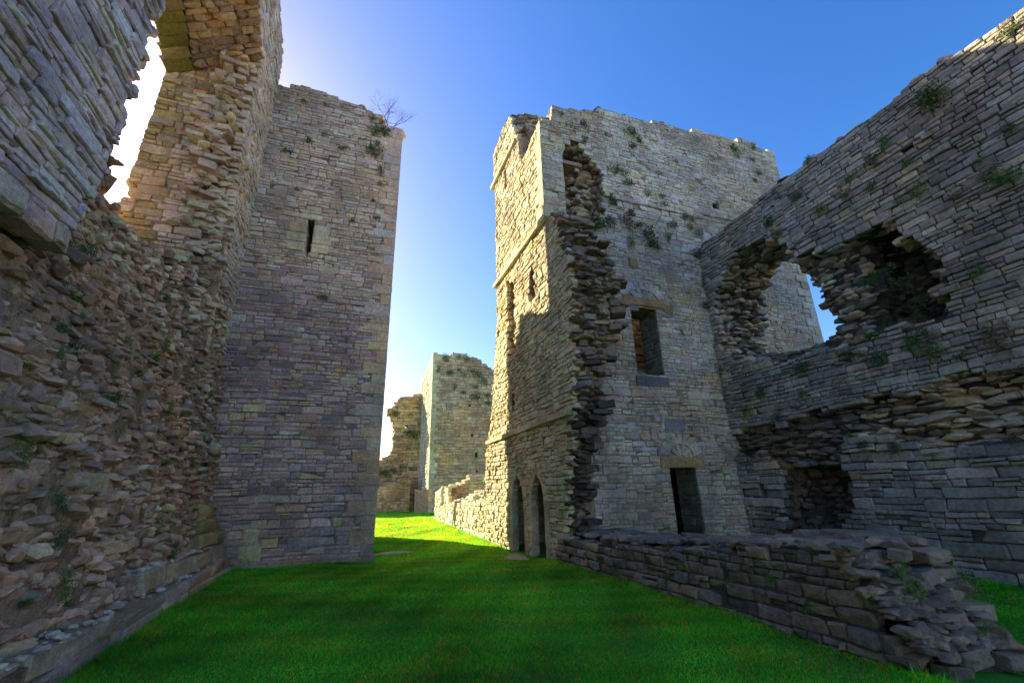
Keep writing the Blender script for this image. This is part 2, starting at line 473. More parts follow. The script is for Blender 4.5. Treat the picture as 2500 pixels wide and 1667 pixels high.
def masonry(T, fr, polys, v0, v1, hr=(0.1, 0.22), ar=(1.2, 3.2), depth=0.22, gap=0.016, prot=0.025, thick=1.0,
            tint=None, wfun=None, warp=0.03, rot=0.012, rock=False, split=0.25, core=True, soffit=True, tops=2,
            endtint=None, recess=0.05, skip=0.0, vis=True, hfun=None, maxw=0.95, tilt=0.03, clean=()):
    endtint = endtint or tint
    rows = []; v = v0
    while v < v1 - 0.03:
        h = R.uniform(*hr) * (hfun(v) if hfun else 1.0)
        if v + h > v1 - 0.05: h = v1 - v
        rows.append((v, h)); v += h
    ivs = []
    for (v, h) in rows:
        iv = []
        for (a, fa, b, fb) in scan(polys, v + h / 2):
            if fa == 'r': a += R.uniform(-0.13, 0.13)
            if fb == 'r': b += R.uniform(-0.13, 0.13)
            if b - a > 0.05: iv.append((a, fa, b, fb))
        ivs.append(iv)
    W = wfun or (lambda u, v: 0.0)
    TH = thick if callable(thick) else (lambda v: thick)
    k = T.k
    for ri, (v, h) in enumerate(rows):
        vm = v + h / 2; th = TH(vm)
        for (a, fa, b, fb) in ivs[ri]:
            if core:
                nseg = max(1, int((b - a) / (0.3 if rock else 0.6))) if wfun else 1
                for q in range(nseg):
                    x0 = a + (b - a) * q / nseg; x1 = a + (b - a) * (q + 1) / nseg
                    if q == 0: x0 += 0.035
                    if q == nseg - 1: x1 -= 0.035
                    w0 = W((x0 + x1) / 2, vm) - recess
                    T.box(fr, x0, x1, v - 0.006, v + h + 0.009, w0, min(w0 - 0.1, w0 - th))
            x = a
            while x < b - 0.015:
                wd = h * R.uniform(*ar)
                if R.random() < 0.12: wd *= 1.5
                wd = min(wd, maxw)
                if b - x - wd < max(0.07, 0.45 * h): wd = b - x
                if wd > 1.5 * maxw: wd /= 2
                if R.random() >= skip:
                    um = x + wd / 2
                    dv = warp * sn(um, vm, k); wo = W(um, vm)
                    if rock:
                        g = R.uniform(0.85, 1.25)
                        T.put(fr, um + R.uniform(-.03, .03), vm + dv + R.uniform(-.03, .03), wo + R.uniform(-0.10, prot * 0.8), wd * g, h * g * R.uniform(0.8, 1.2), R.uniform(0.25, 0.5) * (0.5 + wd), tint(um, vm), rot=R.gauss(0, rot), t1=R.gauss(0, 0.25), t2=R.gauss(0, 0.3), rock=(R.random() < 0.75), vis=vis)
                    elif R.random() < split and h > 0.13:
                        f = R.uniform(0.35, 0.65)
                        for (vv, hh) in ((v, h * f), (v + h * f, h * (1 - f))):
                            if R.random() < 0.4 and wd > 0.3:
                                g = R.uniform(.35, .65); parts = ((x, wd * g), (x + wd * g, wd * (1 - g)))
                            else: parts = ((x, wd),)
                            for (xx, ww) in parts:
                                T.put(fr, xx + ww / 2, vv + hh / 2 + dv, wo + R.uniform(-prot, prot), max(.03, ww - gap), max(.03, hh - gap), depth, tint(um, vm), rot=R.gauss(0, rot), t1=R.gauss(0, tilt), t2=R.gauss(0, tilt), vis=vis)
                    else:
                        T.put(fr, um, vm + dv, wo + R.uniform(-prot, prot), max(.03, wd - gap), max(.03, h - gap), depth, tint(um, vm), rot=R.gauss(0, rot), t1=R.gauss(0, tilt), t2=R.gauss(0, tilt), vis=vis)
                x += wd
            # broken or dressed ends through the wall
            for (e, fl, sg) in ((a, fa, -1), (b, fb, 1)):
                if fl == 'r':
                    w = -0.12
                    while w > -th:
                        s = R.uniform(0.2, 0.42)
                        T.put(fr, e + sg * R.uniform(-0.16, 0.1), vm + R.uniform(-.03, .03), W(e, vm) + w - s / 2, R.uniform(0.18, 0.46), h * R.uniform(0.75, 1.2), s * R.uniform(0.9, 1.3), endtint(e, vm), rot=R.gauss(0, 0.06), t1=R.gauss(0, 0.1), t2=R.gauss(0, 0.25), rock=R.random() < 0.55, vis=vis)
                        w -= s * 0.85
                elif fl == 'j':
                    f2 = Frame(fr.pt(e, 0, 0), -fr.W, fr.A * sg)
                    x = 0.02
                    while x < th - 0.02:
                        wd = h * R.uniform(1.3, 3)
                        if th - x - wd < 0.1: wd = th - x
                        T.put(f2, x + wd / 2, vm, R.uniform(-0.01, 0.02), wd - gap, max(.03, h - gap), 0.12, endtint(e, vm), rot=R.gauss(0, 0.01), vis=vis)
                        x += wd
        if soffit and ri > 0:
            for (a, b) in minus(ivs[ri], ivs[ri - 1]):
                if b - a < 0.12 or b - a > 6: continue
                if any(c0 <= (a + b) / 2 <= c1 and d0 <= v <= d1 for (c0, c1, d0, d1) in clean): continue
                w = -0.05
                while w > -th:
                    s = R.uniform(0.22, 0.42); x = a
                    while x < b:
                        l = R.uniform(0.22, 0.5)
                        T.put(fr, min(x + l / 2, b), v + R.uniform(0.0, 0.09), W(x, vm) + w - s / 2, l * 1.1, R.uniform(0.12, 0.24), s * 1.15, endtint(x, vm), rot=R.gauss(0, 0.12), t1=R.gauss(0, 0.12), t2=R.gauss(0, 0.4), rock=True, vis=vis)
                        x += l
                    w -= s
        if tops:
            up = ivs[ri + 1] if ri + 1 < len(ivs) else []
            for (a, b) in minus(ivs[ri], up):
                if b - a < 0.1: continue
                w = -0.02; nl = 0
                while w > -th and nl < tops:
                    s = R.uniform(0.25, 0.5); x = a
                    while x < b - 0.05:
                        l = R.uniform(0.2, 0.55)
                        if R.random() < 0.85:
                            T.put(fr, min(x + l / 2, b), v + h + R.uniform(-0.06, 0.07), W(x, vm) + w - s / 2, l * 1.05, R.uniform(0.1, 0.2), s * 1.1, endtint(x, vm), rot=R.gauss(0, 0.08), t2=R.gauss(0, 0.3), rock=(R.random() < 0.7), vis=vis)
                        x += l
                    w -= s; nl += 1

def quoins(T, fr, u, sg, v0, v1, tint, h=(0.24, 0.4), long=(0.55, 0.8), short=(0.3, 0.42), name='quoin', both=None):
    """alternating corner blocks; sg: direction of the wall body from the corner"""
    v = v0; i = 0
    while v < v1 - 0.1:
        hh = R.uniform(*h); L = R.uniform(*(long if i % 2 else short))
        T.put(fr, u + sg * L / 2, v + hh / 2, 0.022, L, hh - 0.016, 0.28, tint(u, v), rot=R.gauss(0, 0.004), name=name)
        if both is not None and v < v1 - 0.7:
            L2 = R.uniform(*(short if i % 2 else long))
            T.put(both[0], both[1] + both[2] * L2 / 2, v + hh / 2, 0.022, L2, hh - 0.016, 0.28, tint(u, v), name=name)
        v += hh; i += 1

def string_course(T, fr, u0, u1, v, proj, h, tint, seg=0.9):
    x = u0
    while x < u1 - 0.05:
        l = min(R.uniform(0.6, 1.2) * seg, u1 - x)
        if u1 - x - l < 0.3: l = u1 - x
        T.put(fr, x + l / 2, v, proj, l - 0.012, h * R.uniform(.95, 1.05), proj + 0.15, tint(x, v), rot=R.gauss(0, 0.006), name='string_course_stone')
        x += l

def voussoirs(T, fr, cu, cv, r0, r1, a0, a1, n, tint, proj=0.025, ry=1.0, dep=0.15):
    for i in range(n):
        a = a0 + (a1 - a0) * (i + 0.5) / n
        rm = (r0 + r1) / 2; wd = abs(a1 - a0) * rm / n - 0.012
        sgn = fr.sgn
        T.put(fr, cu + rm * math.cos(a), cv + rm * math.sin(a) * ry, proj, wd, (r1 - r0) * R.uniform(.93, 1.04), dep, tint(cu, cv), rot=(a - math.pi / 2) * sgn, name='voussoir')

def gz(x, y):
    z = 0.02 * sn(x * 0.35, y * 0.3, 1.0)
    if y < 12: z -= 0.14 * smooth(5.4, 6.6, x)
    z -= 0.08 * smooth(-0.5, 0.9, x) * smooth(10, 13, y) * (1 - smooth(14, 17, y))
    return z


def ray(px, py):
    d = np.array([px - 1250.0, 833.5 - py, -1080.0]); return np.array([d @ CX, d @ CY, d @ CZ])
def on(px, py, ax, val):
    d = ray(px, py); t = (val - EYE[ax]) / d[ax]; return EYE + t * d

# ================================================================ ground
def build_ground():
    n = 150
    xs = np.linspace(-8, 16.5, n); ys = np.linspace(-6, 54, n)
    v = [(x, y, gz(x, y)) for y in ys for x in xs]
    nx = len(xs)
    f = [(j * nx + i, j * nx + i + 1, (j + 1) * nx + i + 1, (j + 1) * nx + i) for j in range(len(ys) - 1) for i in range(nx - 1)]
    mt, nt, b = new_mat('lawn_turf')
    geo = N(nt, 'ShaderNodeNewGeometry'); pos = geo.outputs['Position']
    n1 = noise(nt, pos, 0.6, 4); n2 = noise(nt, pos, 9, 5, 0.7); n3 = noise(nt, pos, 70, 3, 0.7)
    c = mixc(nt, rng_map(nt, n1, 0.35, 0.65, 0, 1), (0.04, 0.36, 0.03), (0.06, 0.42, 0.03))
    c = mixc(nt, rng_map(nt, n2, 0.55, 0.72, 0, 0.6, True), c, (0.10, 0.36, 0.03))
    c = mixc(nt, 1.0, c, rng_map(nt, n3, 0.25, 0.75, 0.65, 1.35), 'MULTIPLY')
    nt.links.new(c, b.inputs['Base Color'])
    bp = N(nt, 'ShaderNodeBump'); bp.inputs['Strength'].default_value = 0.9; bp.inputs['Distance'].default_value = 0.05
    nt.links.new(mth(nt, 'ADD', n2, n3), bp.inputs['Height']); nt.links.new(bp.outputs[0], b.inputs['Normal'])
    me = mesh_from('lawn', v, f, mt)
    for p in me.polygons: p.use_smooth = True
    o = bpy.data.objects.new('lawn', me); COL.objects.link(o); o['kind'] = 'structure'
build_ground()
def build_fields():
    mt, nt, b = new_mat('rough_pasture')
    geo = N(nt, 'ShaderNodeNewGeometry'); n1 = noise(nt, geo.outputs['Position'], 0.08, 5); n2 = noise(nt, geo.outputs['Position'], 2.0, 5)
    c = mixc(nt, rng_map(nt, n1, 0.4, 0.6, 0, 1), (0.10, 0.11, 0.05), (0.17, 0.15, 0.09))  # separate dull sheet, added so far ground bounces no green onto the walls
    nt.links.new(mixc(nt, 1.0, c, rng_map(nt, n2, 0.3, 0.7, 0.7, 1.3), 'MULTIPLY'), b.inputs['Base Color'])
    xs = [-1500, -400, -100, -30, 0, 30, 100, 400, 1500]
    v = [(x, y, -0.32) for y in xs for x in xs]; k = len(xs)
    f = [(j * k + i, j * k + i + 1, (j + 1) * k + i + 1, (j + 1) * k + i) for j in range(k - 1) for i in range(k - 1)]
    o = bpy.data.objects.new('ground', mesh_from('ground', v, f, mt)); COL.objects.link(o); o['kind'] = 'structure'
build_fields()

def earth_patch(name, cx, cy, rx, ry, seed):
    r = random.Random(seed); pts = []
    for k in range(28):
        a = 2 * math.pi * k / 28; q = 1 + 0.3 * math.sin(3 * a + seed) + 0.15 * math.sin(7 * a) + r.uniform(-0.18, 0.18)
        x, y = cx + rx * q * math.cos(a), cy + ry * q * math.sin(a); pts.append((x, y, gz(x, y) + 0.006))
    pts.append((cx, cy, gz(cx, cy) + 0.012))
    me = mesh_from(name, pts, [(k, (k + 1) % 28, 28) for k in range(28)], M_PATH)
    o = bpy.data.objects.new(name, me); COL.objects.link(o); o['kind'] = 'structure'
earth_patch('path', 1.6, 15.2, 0.7, 0.3, 3)
earth_patch('path', 4.6, 12.6, 0.36, 0.75, 5)

# ================================================================ left wall
PAL_SLAB = palette((5, (0.235, 0.215, 0.235)), (3, (0.20, 0.19, 0.22)), (2, (0.25, 0.215, 0.19)), (1, (0.30, 0.26, 0.25)))
PAL_RUB = palette((4, (0.175, 0.135, 0.105)), (3, (0.158, 0.128, 0.10)), (2, (0.215, 0.155, 0.115)), (2, (0.11, 0.093, 0.078)), (1, (0.26, 0.20, 0.13)))
PAL_PINK = palette((3, (0.30, 0.22, 0.18)), (3, (0.27, 0.23, 0.21)), (2, (0.32, 0.24, 0.14)), (1, (0.20, 0.18, 0.18)))
PAL_RUBHI = palette((3, (0.30, 0.24, 0.18)), (3, (0.25, 0.22, 0.20)), (2, (0.19, 0.165, 0.15)), (1, (0.33, 0.25, 0.15)))
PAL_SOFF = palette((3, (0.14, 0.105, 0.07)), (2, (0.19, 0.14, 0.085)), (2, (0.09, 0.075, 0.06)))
PAL_MOSS = palette((3, (0.075, 0.072, 0.018)), (2, (0.065, 0.07, 0.016)), (1, (0.11, 0.09, 0.045)))

T = Thing('wall_ruin', 'tall ruined wall at the left edge, robbed to rubble below a broken window', 'wall', (-3.4, 6.0, 0.0), mat=M_STONE_CORE, core_mat=M_MORT_TAN)
LW = Frame((-3.4, 0, 0), (0, 1, 0), (1, 0, 0))
# overhanging faced masonry nearest the camera
near = [(-5, 4.62, 'n'), (6.15, 4.62, 'r'), (6.35, 5.6, 'r'), (6.42, 6.6, 'r'), (6.5, 7.3, 'r'), (6.42, 8.6, 'r'), (6.45, 13.9, 'r'), (6.45, 17.2, 'n'), (-5, 17.2, 'n')]
masonry(T, LW, [near], 4.62, 11.5, hr=(0.07, 0.2), ar=(1.8, 4.6), depth=0.2, gap=0.012, prot=0.03, thick=2.0, tint=PAL_SLAB, split=0.3, warp=0.05, rot=0.02, recess=0.03, tops=0, tilt=0.035, maxw=0.75)
T.box(LW, -5, 6.3, 11.5, 17.2, -0.05, -2.0)
# heavy stones hanging at its lower edge
y = -1.0
while y < 6.0:
    l = R.uniform(0.32, 0.62)
    T.put(LW, y + l / 2, 4.55 + R.uniform(-.05, .05), 0.03, l - 0.03, R.uniform(0.26, 0.36), 0.32, jit((0.25, 0.22, 0.20)), rot=R.gauss(0, .03), t1=R.gauss(0, .05), name='stone')
    y += l
# above the arch
def arch_z(Y, x=-3.4): return 13.85 + (x + 3.4) * 0.6 + 0.95 * (1 - ((Y - 8.95) / 2.55) ** 2)
head = [(6.45, 17.2, 'n')] + [(6.45 + i * 5.05 / 14, arch_z(6.45 + i * 5.05 / 14), 'n') for i in range(15)] + [(11.5, 17.15, 'n')]
masonry(T, LW, [head], 13.8, 17.2, hr=(0.12, 0.2), thick=1.9, tint=PAL_SLAB, soffit=False, tops=1)
# strip of faced wall between the window and the tower
strip = [(11.55, 17.15, 'r'), (11.55, 13.9, 'r'), (11.3, 12.5, 'r'), (11.2, 11.2, 'r'), (11.6, 9.2, 'r'), (12.15, 7.5, 'r'), (12.6, 5.9, 'r'), (13.2, 4.0, 'r'), (13.2, 2.0, 'n'), (13.52, 2.0, 'n'), (13.52, 16.35, 'r'), (12.9, 16.7, 'r'), (12.2, 16.9, 'r')]
masonry(T, LW, [strip], 2.0, 17.15, hr=(0.08, 0.2), ar=(1.0, 2.6), depth=0.2, prot=0.02, gap=.012, recess=.03, thick=0.7, tint=palette((4, (0.25, 0.22, 0.22)), (3, (0.29, 0.23, 0.17)), (1, (0.2, 0.18, 0.17))), endtint=PAL_RUBHI, tops=2)
# far jamb of the window, facing the camera
LJ = Frame((0, 11.5, 0), (1, 0, 0), (0, -1, 0))
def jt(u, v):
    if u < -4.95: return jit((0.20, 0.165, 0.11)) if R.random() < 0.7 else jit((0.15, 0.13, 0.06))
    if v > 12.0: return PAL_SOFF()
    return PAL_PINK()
jamb = [(-5.55, 5.0, 'r'), (-5.55, 9.0, 'r'), (-5.62, 9.4, 'j'), (-5.55, 12.85, 'n'), (-3.45, 14.1, 'n'), (-3.42, 5.0, 'n')]
def jw(u, v): return -0.5 * smooth(-4.3, -3.5, u) * (1 - smooth(12.2, 13.2, v)) + 0.05 * sn(u * 2, v * 1.5, 2)
masonry(T, LJ, [jamb], 5.0, 14.1, hr=(0.12, 0.3), ar=(1.0, 2.6), depth=0.2, prot=0.025, recess=.03, thick=0.8, tint=jt, wfun=jw, split=0.35, tops=0, soffit=False)
for k in range(170):       # broken stones where the facing has come away
    zz = R.uniform(5.5, 12.8); uu = -3.45 - abs(R.gauss(0, 0.42))
    s = R.uniform(0.16, 0.42)
    T.put(LJ, uu, zz, jw(uu, zz) + R.uniform(-.05, 0.16), s, s * R.uniform(.3, .6), R.uniform(.2, .4), PAL_RUBHI(), rot=R.gauss(-0.1, .15), t1=R.gauss(0, .3), t2=R.gauss(0, .4), rock=True)
# window soffit (rear vault), stone by stone along the curve
def soffit_row(Y0, Y1, X0, X1, tintf, hw, wide, rib=False):
    Z0, Z1 = arch_z(Y0), arch_z(Y1)
    t = np.array([0, Y1 - Y0, Z1 - Z0]); ln = np.linalg.norm(t); t /= ln
    A = np.array([1, 0, 0.6]); A /= np.linalg.norm(A)
    W = np.cross(A, t); W /= np.linalg.norm(W)
    V = np.cross(W, A)
    fr = Frame((-3.4, (Y0 + Y1) / 2, (Z0 + Z1) / 2), A, W, V)
    T.box(fr, (X0 + 3.4) * 1.17, (X1 + 3.4) * 1.17, -ln / 2 - .01, ln / 2 + .01, -0.05, -0.5)
    x = X0
    while x < X1 - 0.02:
        w = R.uniform(*wide)
        if X1 - x - w < 0.12: w = X1 - x
        um = (x + w / 2 + 3.4) * 1.17
        if rib: T.put(fr, um, 0, 0.10, w * 1.16, ln - .006, 0.25, tintf(), rot=0)
        else: T.put(fr, um, 0, R.uniform(-0.07, 0.06), w * 1.1, ln * 1.0, 0.3, tintf(), rot=R.gauss(0, .05), t1=R.gauss(0, .12), t2=R.gauss(0, .12), rock=R.random() < .35)
        x += w
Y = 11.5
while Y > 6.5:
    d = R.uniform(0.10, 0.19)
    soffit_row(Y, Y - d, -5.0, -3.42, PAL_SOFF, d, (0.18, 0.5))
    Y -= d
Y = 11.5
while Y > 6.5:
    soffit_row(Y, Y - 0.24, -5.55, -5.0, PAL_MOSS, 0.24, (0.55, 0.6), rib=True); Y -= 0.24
# outer leaf of the wall left ragged beside the gap
LO = Frame((-5.2, 0, 0), (0, 1, 0), (1, 0, 0))
leaf = [(5.5, 5, 'n'), (11.6, 5.0, 'n'), (11.6, 7.1, 'r'), (10.8, 7.4, 'r'), (10.0, 7.7, 'r'), (10.0, 8.3, 'r'), (9.7, 8.5, 'r'), (9.5, 9.0, 'r'), (8.4, 9.4, 'r'), (7.6, 10.5, 'n'), (5.5, 10.5, 'n')]
masonry(T, LO, [leaf], 5, 10.5, hr=(0.12, 0.26), ar=(1, 2.4), thick=0.35, tint=PAL_RUB, rock=True, prot=0.15, tops=1)
# robbed rubble face below
ZP = [0.0, 0.5, 1.2, 2.0, 3.0, 4.0, 4.8, 6.0, 8.0, 9.0]
XN = [-2.8, -2.93, -3.08, -3.2, -3.4, -3.72, -3.95, -4.5, -5.3, -5.6]
XF = [-2.85, -2.98, -3.1, -3.22, -3.32, -3.4, -3.42, -3.45, -3.5, -3.5]
def rub_w(u, v):
    t = smooth(10.9, 12.9, u + 0.18 * (v - 4))
    x = np.interp(v, ZP, XN) * (1 - t) + np.interp(v, ZP, XF) * t
    return x + 3.4 + 0.10 * sn(u * 1.3, v * 1.5, 4) + 0.05 * sn(u * 3.1, v * 3.3, 1)
def rub_t(u, v):
    if v > 5 or u > 11.6: return PAL_RUBHI() if R.random() < 0.5 + 0.1 * (v - 5) else PAL_RUB()
    return PAL_RUB()
rub = [(-4, 0.25, 'n'), (13.5, 0.25, 'n'), (13.5, 4.3, 'n'), (13.1, 5.2, 'n'), (12.6, 6.4, 'n'), (12.1, 7.7, 'n'), (11.6, 7.2, 'n'), (9.9, 7.0, 'n'), (7.8, 6.0, 'n'), (6.3, 4.75, 'n'), (-4, 4.75, 'n')]
masonry(T, LW, [rub], 0.25, 8.4, hr=(0.065, 0.15), ar=(1.0, 3.0), prot=0.08, thick=0.5, tint=rub_t, wfun=rub_w, rock=True, rot=0.09, warp=0.07, tops=0, soffit=False, recess=-0.03, maxw=0.42)
for k in range(150):      # larger and smaller stones standing proud
    u = R.uniform(2.5, 13); v = R.uniform(0.4, 4.4) if R.random() < 0.75 else R.uniform(4.4, 7)
    s = R.uniform(0.1, 0.3) if R.random() < 0.85 else R.uniform(.3, .5)
    T.put(LW, u, v, rub_w(u, v) + R.uniform(0.0, 0.13), s, s * R.uniform(.28, .55), s * R.uniform(.5, .8), rub_t(u, v), rot=R.gauss(0, .1), t1=R.gauss(0, .2), t2=R.gauss(0, .25), rock=s < .34)
for k in range(900):      # small stuff bedded in the mortar
    u = R.uniform(3.0, 12.8); v = R.uniform(0.35, 4.5) if R.random() < .8 else R.uniform(4.5, 6.5); s = R.uniform(0.04, 0.12)
    T.put(LW, u, v, rub_w(u, v) + R.uniform(0.0, 0.05), s * 1.4, s * .8, s, jit((0.20, 0.16, 0.125), .3), rot=R.gauss(0, .3), t1=R.gauss(0, .3), t2=R.gauss(0, .5), rock=True)
for (u0, u1, v, h) in ((3.2, 7.6, 1.85, 0.3), (3.0, 5.4, 2.9, 0.22), (3.4, 6.2, 1.28, 0.2), (2.6, 5.0, 3.4, 0.2), (7.5, 9.8, 1.0, 0.2)):
    x = u0
    while x < u1:
        l = R.uniform(0.45, 0.95)
        T.put(LW, x + l / 2, v + R.uniform(-.03, .03), rub_w(x, v) + R.uniform(0.02, 0.12), l - 0.03, h * R.uniform(.85, 1.1), 0.4, jit((0.19, 0.15, 0.115)), rot=R.gauss(0, .025), t1=R.gauss(0, .06))
        x += l
# plinth: long worn blocks beside the lawn
PAL_PLI = palette((3, (0.15, 0.135, 0.105)), (2, (0.17, 0.15, 0.11)), (1, (0.13, 0.125, 0.12)))
def plinth(x_face, y0, y1, z0, z1, depth, lens, tier):
    y = y0
    while y < y1 - 0.05:
        l = R.uniform(*lens)
        if y1 - y - l < 0.5: l = y1 - y
        fr = Frame((x_face, 0, 0), (0, 1, 0), (1, 0, 0))
        T.put(fr, y + l / 2, (z0 + z1) / 2 + R.uniform(-.035, .03), R.uniform(-.09, .05), l - 0.025, (z1 - z0) * R.uniform(.85, 1.12), depth, PAL_PLI(), rot=R.gauss(0, .014), t1=-0.08 + R.gauss(0, .05), t2=R.gauss(0, .03), name='plinth_stone')
        y += l
plinth(-2.36, 2.0, 13.5, -0.12, 0.14, 0.3, (0.9, 1.7), 0)
plinth(-2.42, 2.0, 13.5, 0.12, 0.31, 0.35, (0.8, 1.8), 1)
plinth(-2.62, 8.6, 13.5, 0.29, 0.62, 0.3, (0.9, 1.5), 2)
for (a, b, x, s) in ((0.62, 0.92, -2.72, 0.55), (0.92, 1.2, -2.8, 0.6), (1.2, 1.5, -2.95, 0.7)):
    fr = Frame((x, 0, 0), (0, 1, 0), (1, 0, 0)); y = 11.8
    while y < 13.4:
        l = R.uniform(.5, .9); l = min(l, 13.5 - y)
        T.put(fr, y + l / 2, (a + b) / 2, R.uniform(-.03, .03), l - .02, b - a, .5, jit((0.15, 0.14, 0.075)), name='plinth_stone'); y += l
T.box(LW, 1.5, 13.5, -0.3, 0.27, 0.93, -0.2)
T.box(LW, 8.6, 13.5, 0.25, 0.58, 0.7, -0.2)
for k in range(260):      # rubble chips lying on the plinth
    u = R.uniform(3.2, 13); zt = 0.31 if u < 8.6 or R.random() < .3 else 0.6
    s = R.uniform(0.03, 0.11); w = R.uniform(0.40, 0.93) if zt < .4 else R.uniform(.4, .7)
    T.put(LW, u, zt + s * .2, w, s * 1.4, s * .6, s, jit((0.26, 0.22, 0.19), .25), rot=R.uniform(-.3, .3), t2=R.uniform(0, 3), rock=True)
T.finish()

# ================================================================ left tower
PAL_LT = palette((5, (0.195, 0.16, 0.158)), (3, (0.145, 0.13, 0.14)), (3, (0.235, 0.18, 0.145)), (2, (0.27, 0.20, 0.185)), (1, (0.31, 0.215, 0.115)), (1, (0.10, 0.095, 0.105)))
PAL_LTU = palette((5, (0.215, 0.19, 0.165)), (3, (0.175, 0.165, 0.155)), (2, (0.25, 0.20, 0.14)), (2, (0.29, 0.25, 0.23)))
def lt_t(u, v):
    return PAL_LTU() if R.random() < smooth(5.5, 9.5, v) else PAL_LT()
PAL_Q0 = palette((3, (0.22, 0.18, 0.13)), (2, (0.19, 0.175, 0.15)), (2, (0.25, 0.185, 0.115)), (1, (0.16, 0.16, 0.155)))
def PAL_Q(u=0, v=0): return PAL_LTU() if v > 8.5 else PAL_Q0()
YT = 13.5
top = [(705, 209), (738, 215), (743, 218), (789, 227), (792, 232), (831, 245), (833, 251), (858, 251), (884, 259), (894, 266), (910, 278), (930, 289), (933, 298), (965, 319), (981, 321)]
tp = [(on(x, y, 1, YT)[0], on(x, y, 1, YT)[2], 'r') for x, y in top]
T = Thing('stone_tower', 'tall grey-purple stone tower left of the gap with a narrow slit and sapling', 'tower', (-1.2, YT + 2, 0), mat=M_STONE_LICH, core_mat=M_MORT_TAN)
LT = Frame((0, YT, 0), (1, 0, 0), (0, -1, 0))
face = [(-3.5, -0.2, 'n'), (-3.5, tp[0][1], 'r')] + tp[:-1] + [(0.84, tp[-1][1], 'c'), (0.84, -0.2, 'c')]
slit = [(-1.83, 8.85, 'j'), (-1.85, 9.95, 'j'), (-1.66, 9.98, 'j'), (-1.66, 8.85, 'j'), (-1.745, 8.72, 'j')]
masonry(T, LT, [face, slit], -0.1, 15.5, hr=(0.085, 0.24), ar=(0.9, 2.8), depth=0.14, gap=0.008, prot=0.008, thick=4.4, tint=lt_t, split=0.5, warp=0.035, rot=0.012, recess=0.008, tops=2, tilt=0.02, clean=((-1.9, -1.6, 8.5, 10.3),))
LTR = Frame((0.84, 0, 0), (0, 1, 0), (1, 0, 0))
quoins(T, LT, 0.86, -1, 0.12, 14.4, PAL_Q, both=(LTR, YT - 0.02, 1))
side = [(YT + 0.3, 0, 'n'), (18.0, 0, 'c'), (18.0, 14.6, 'c'), (YT + 0.3, 14.4, 'n')]
masonry(T, LTR, [side], 0, 14.6, hr=(0.2, 0.36), ar=(1.4, 2.8), core=False, tint=lt_t, vis=False, tops=0)
x = -3.3
while x < 0.6:      # loose stones along the broken top
    l = R.uniform(.25, .6); zt = float(np.interp(x + l / 2, [q[0] for q in tp], [q[1] for q in tp]))
    if R.random() < .8: T.put(LT, x + l / 2, zt + R.uniform(-.1, .1), -.02, l, R.uniform(.12, .24), .3, PAL_LTU(), rot=R.gauss(0, .04))
    x += l
# dressed stones round the slit
for (u, v, w, h) in ((-2.1, 9.0, .5, .3), (-2.12, 9.32, .56, .3), (-2.1, 9.66, .5, .34), (-1.4, 9.0, .5, .3), (-1.38, 9.32, .55, .3), (-1.41, 9.66, .48, .34), (-1.75, 10.1, .62, .2)):
    T.put(LT, u, v, 0.02, w - .015, h - .015, .2, jit((0.29, 0.235, 0.17)), name='slit_surround_stone')
# base course
x = -2.5
while x < 0.85:
    l = min(R.uniform(.5, 1.3), 0.93 - x)
    T.put(LT, x + l / 2, 0.0, 0.07, l - .012, 0.26, .3, jit((0.15, 0.13, 0.09)), t1=-0.08, name='base_course_stone'); x += l
for (u, v, w, h) in ((-2.0, 0.72, .36, .36), (-1.98, 0.34, .5, .38)):
    T.put(LT, u - .1, v, 0.03, w, h - .02, .2, jit((0.31, 0.25, 0.16)))
# lower ruined range behind the tower
T.box(LT, -3.5, 0.82, -0.2, 10.9, -4.35, -8.3)
prof = [(18.0, 11.1), (18.7, 11.3), (19.4, 11.6), (20.1, 11.8), (20.35, 11.2), (20.7, 10.8), (21.8, 10.4)]
for (a, b) in zip(prof[:-1], prof[1:]): T.box(LT, -3.5, 0.82, 10.85, max(a[1], 10.95), -(a[0] - YT), -(b[0] - YT))
T.finish()

# ================================================================ right tower
PAL_RT = palette((5, (0.235, 0.225, 0.205)), (3, (0.20, 0.195, 0.185)), (2, (0.28, 0.24, 0.18)), (2, (0.26, 0.255, 0.25)), (1, (0.31, 0.235, 0.14)))
PAL_RTL = palette((4, (0.24, 0.205, 0.17)), (3, (0.21, 0.19, 0.175)), (2, (0.29, 0.225, 0.15)), (2, (0.265, 0.215, 0.19)), (1, (0.16, 0.15, 0.15)))
PAL_RS = palette((4, (0.29, 0.245, 0.17)), (3, (0.24, 0.21, 0.16)), (2, (0.33, 0.28, 0.19)), (1, (0.2, 0.18, 0.15)))
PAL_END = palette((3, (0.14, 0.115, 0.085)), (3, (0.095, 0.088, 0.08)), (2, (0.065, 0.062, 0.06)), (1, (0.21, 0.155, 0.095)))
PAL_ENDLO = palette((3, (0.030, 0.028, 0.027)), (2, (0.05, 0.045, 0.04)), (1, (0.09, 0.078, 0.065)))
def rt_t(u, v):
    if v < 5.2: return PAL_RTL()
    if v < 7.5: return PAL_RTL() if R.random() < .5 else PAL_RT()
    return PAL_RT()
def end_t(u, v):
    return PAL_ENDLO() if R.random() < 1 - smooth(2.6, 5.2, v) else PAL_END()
T = Thing('stone_tower', 'broad tower right of the gap with twin pointed doorways and a sunlit left side', 'tower', (8.0, 12.5, 0), mat=M_STONE, core_mat=M_MORT_TAN)
XR = 5.08
RS = Frame((XR, 0, 0), (0, 1, 0), (-1, 0, 0))
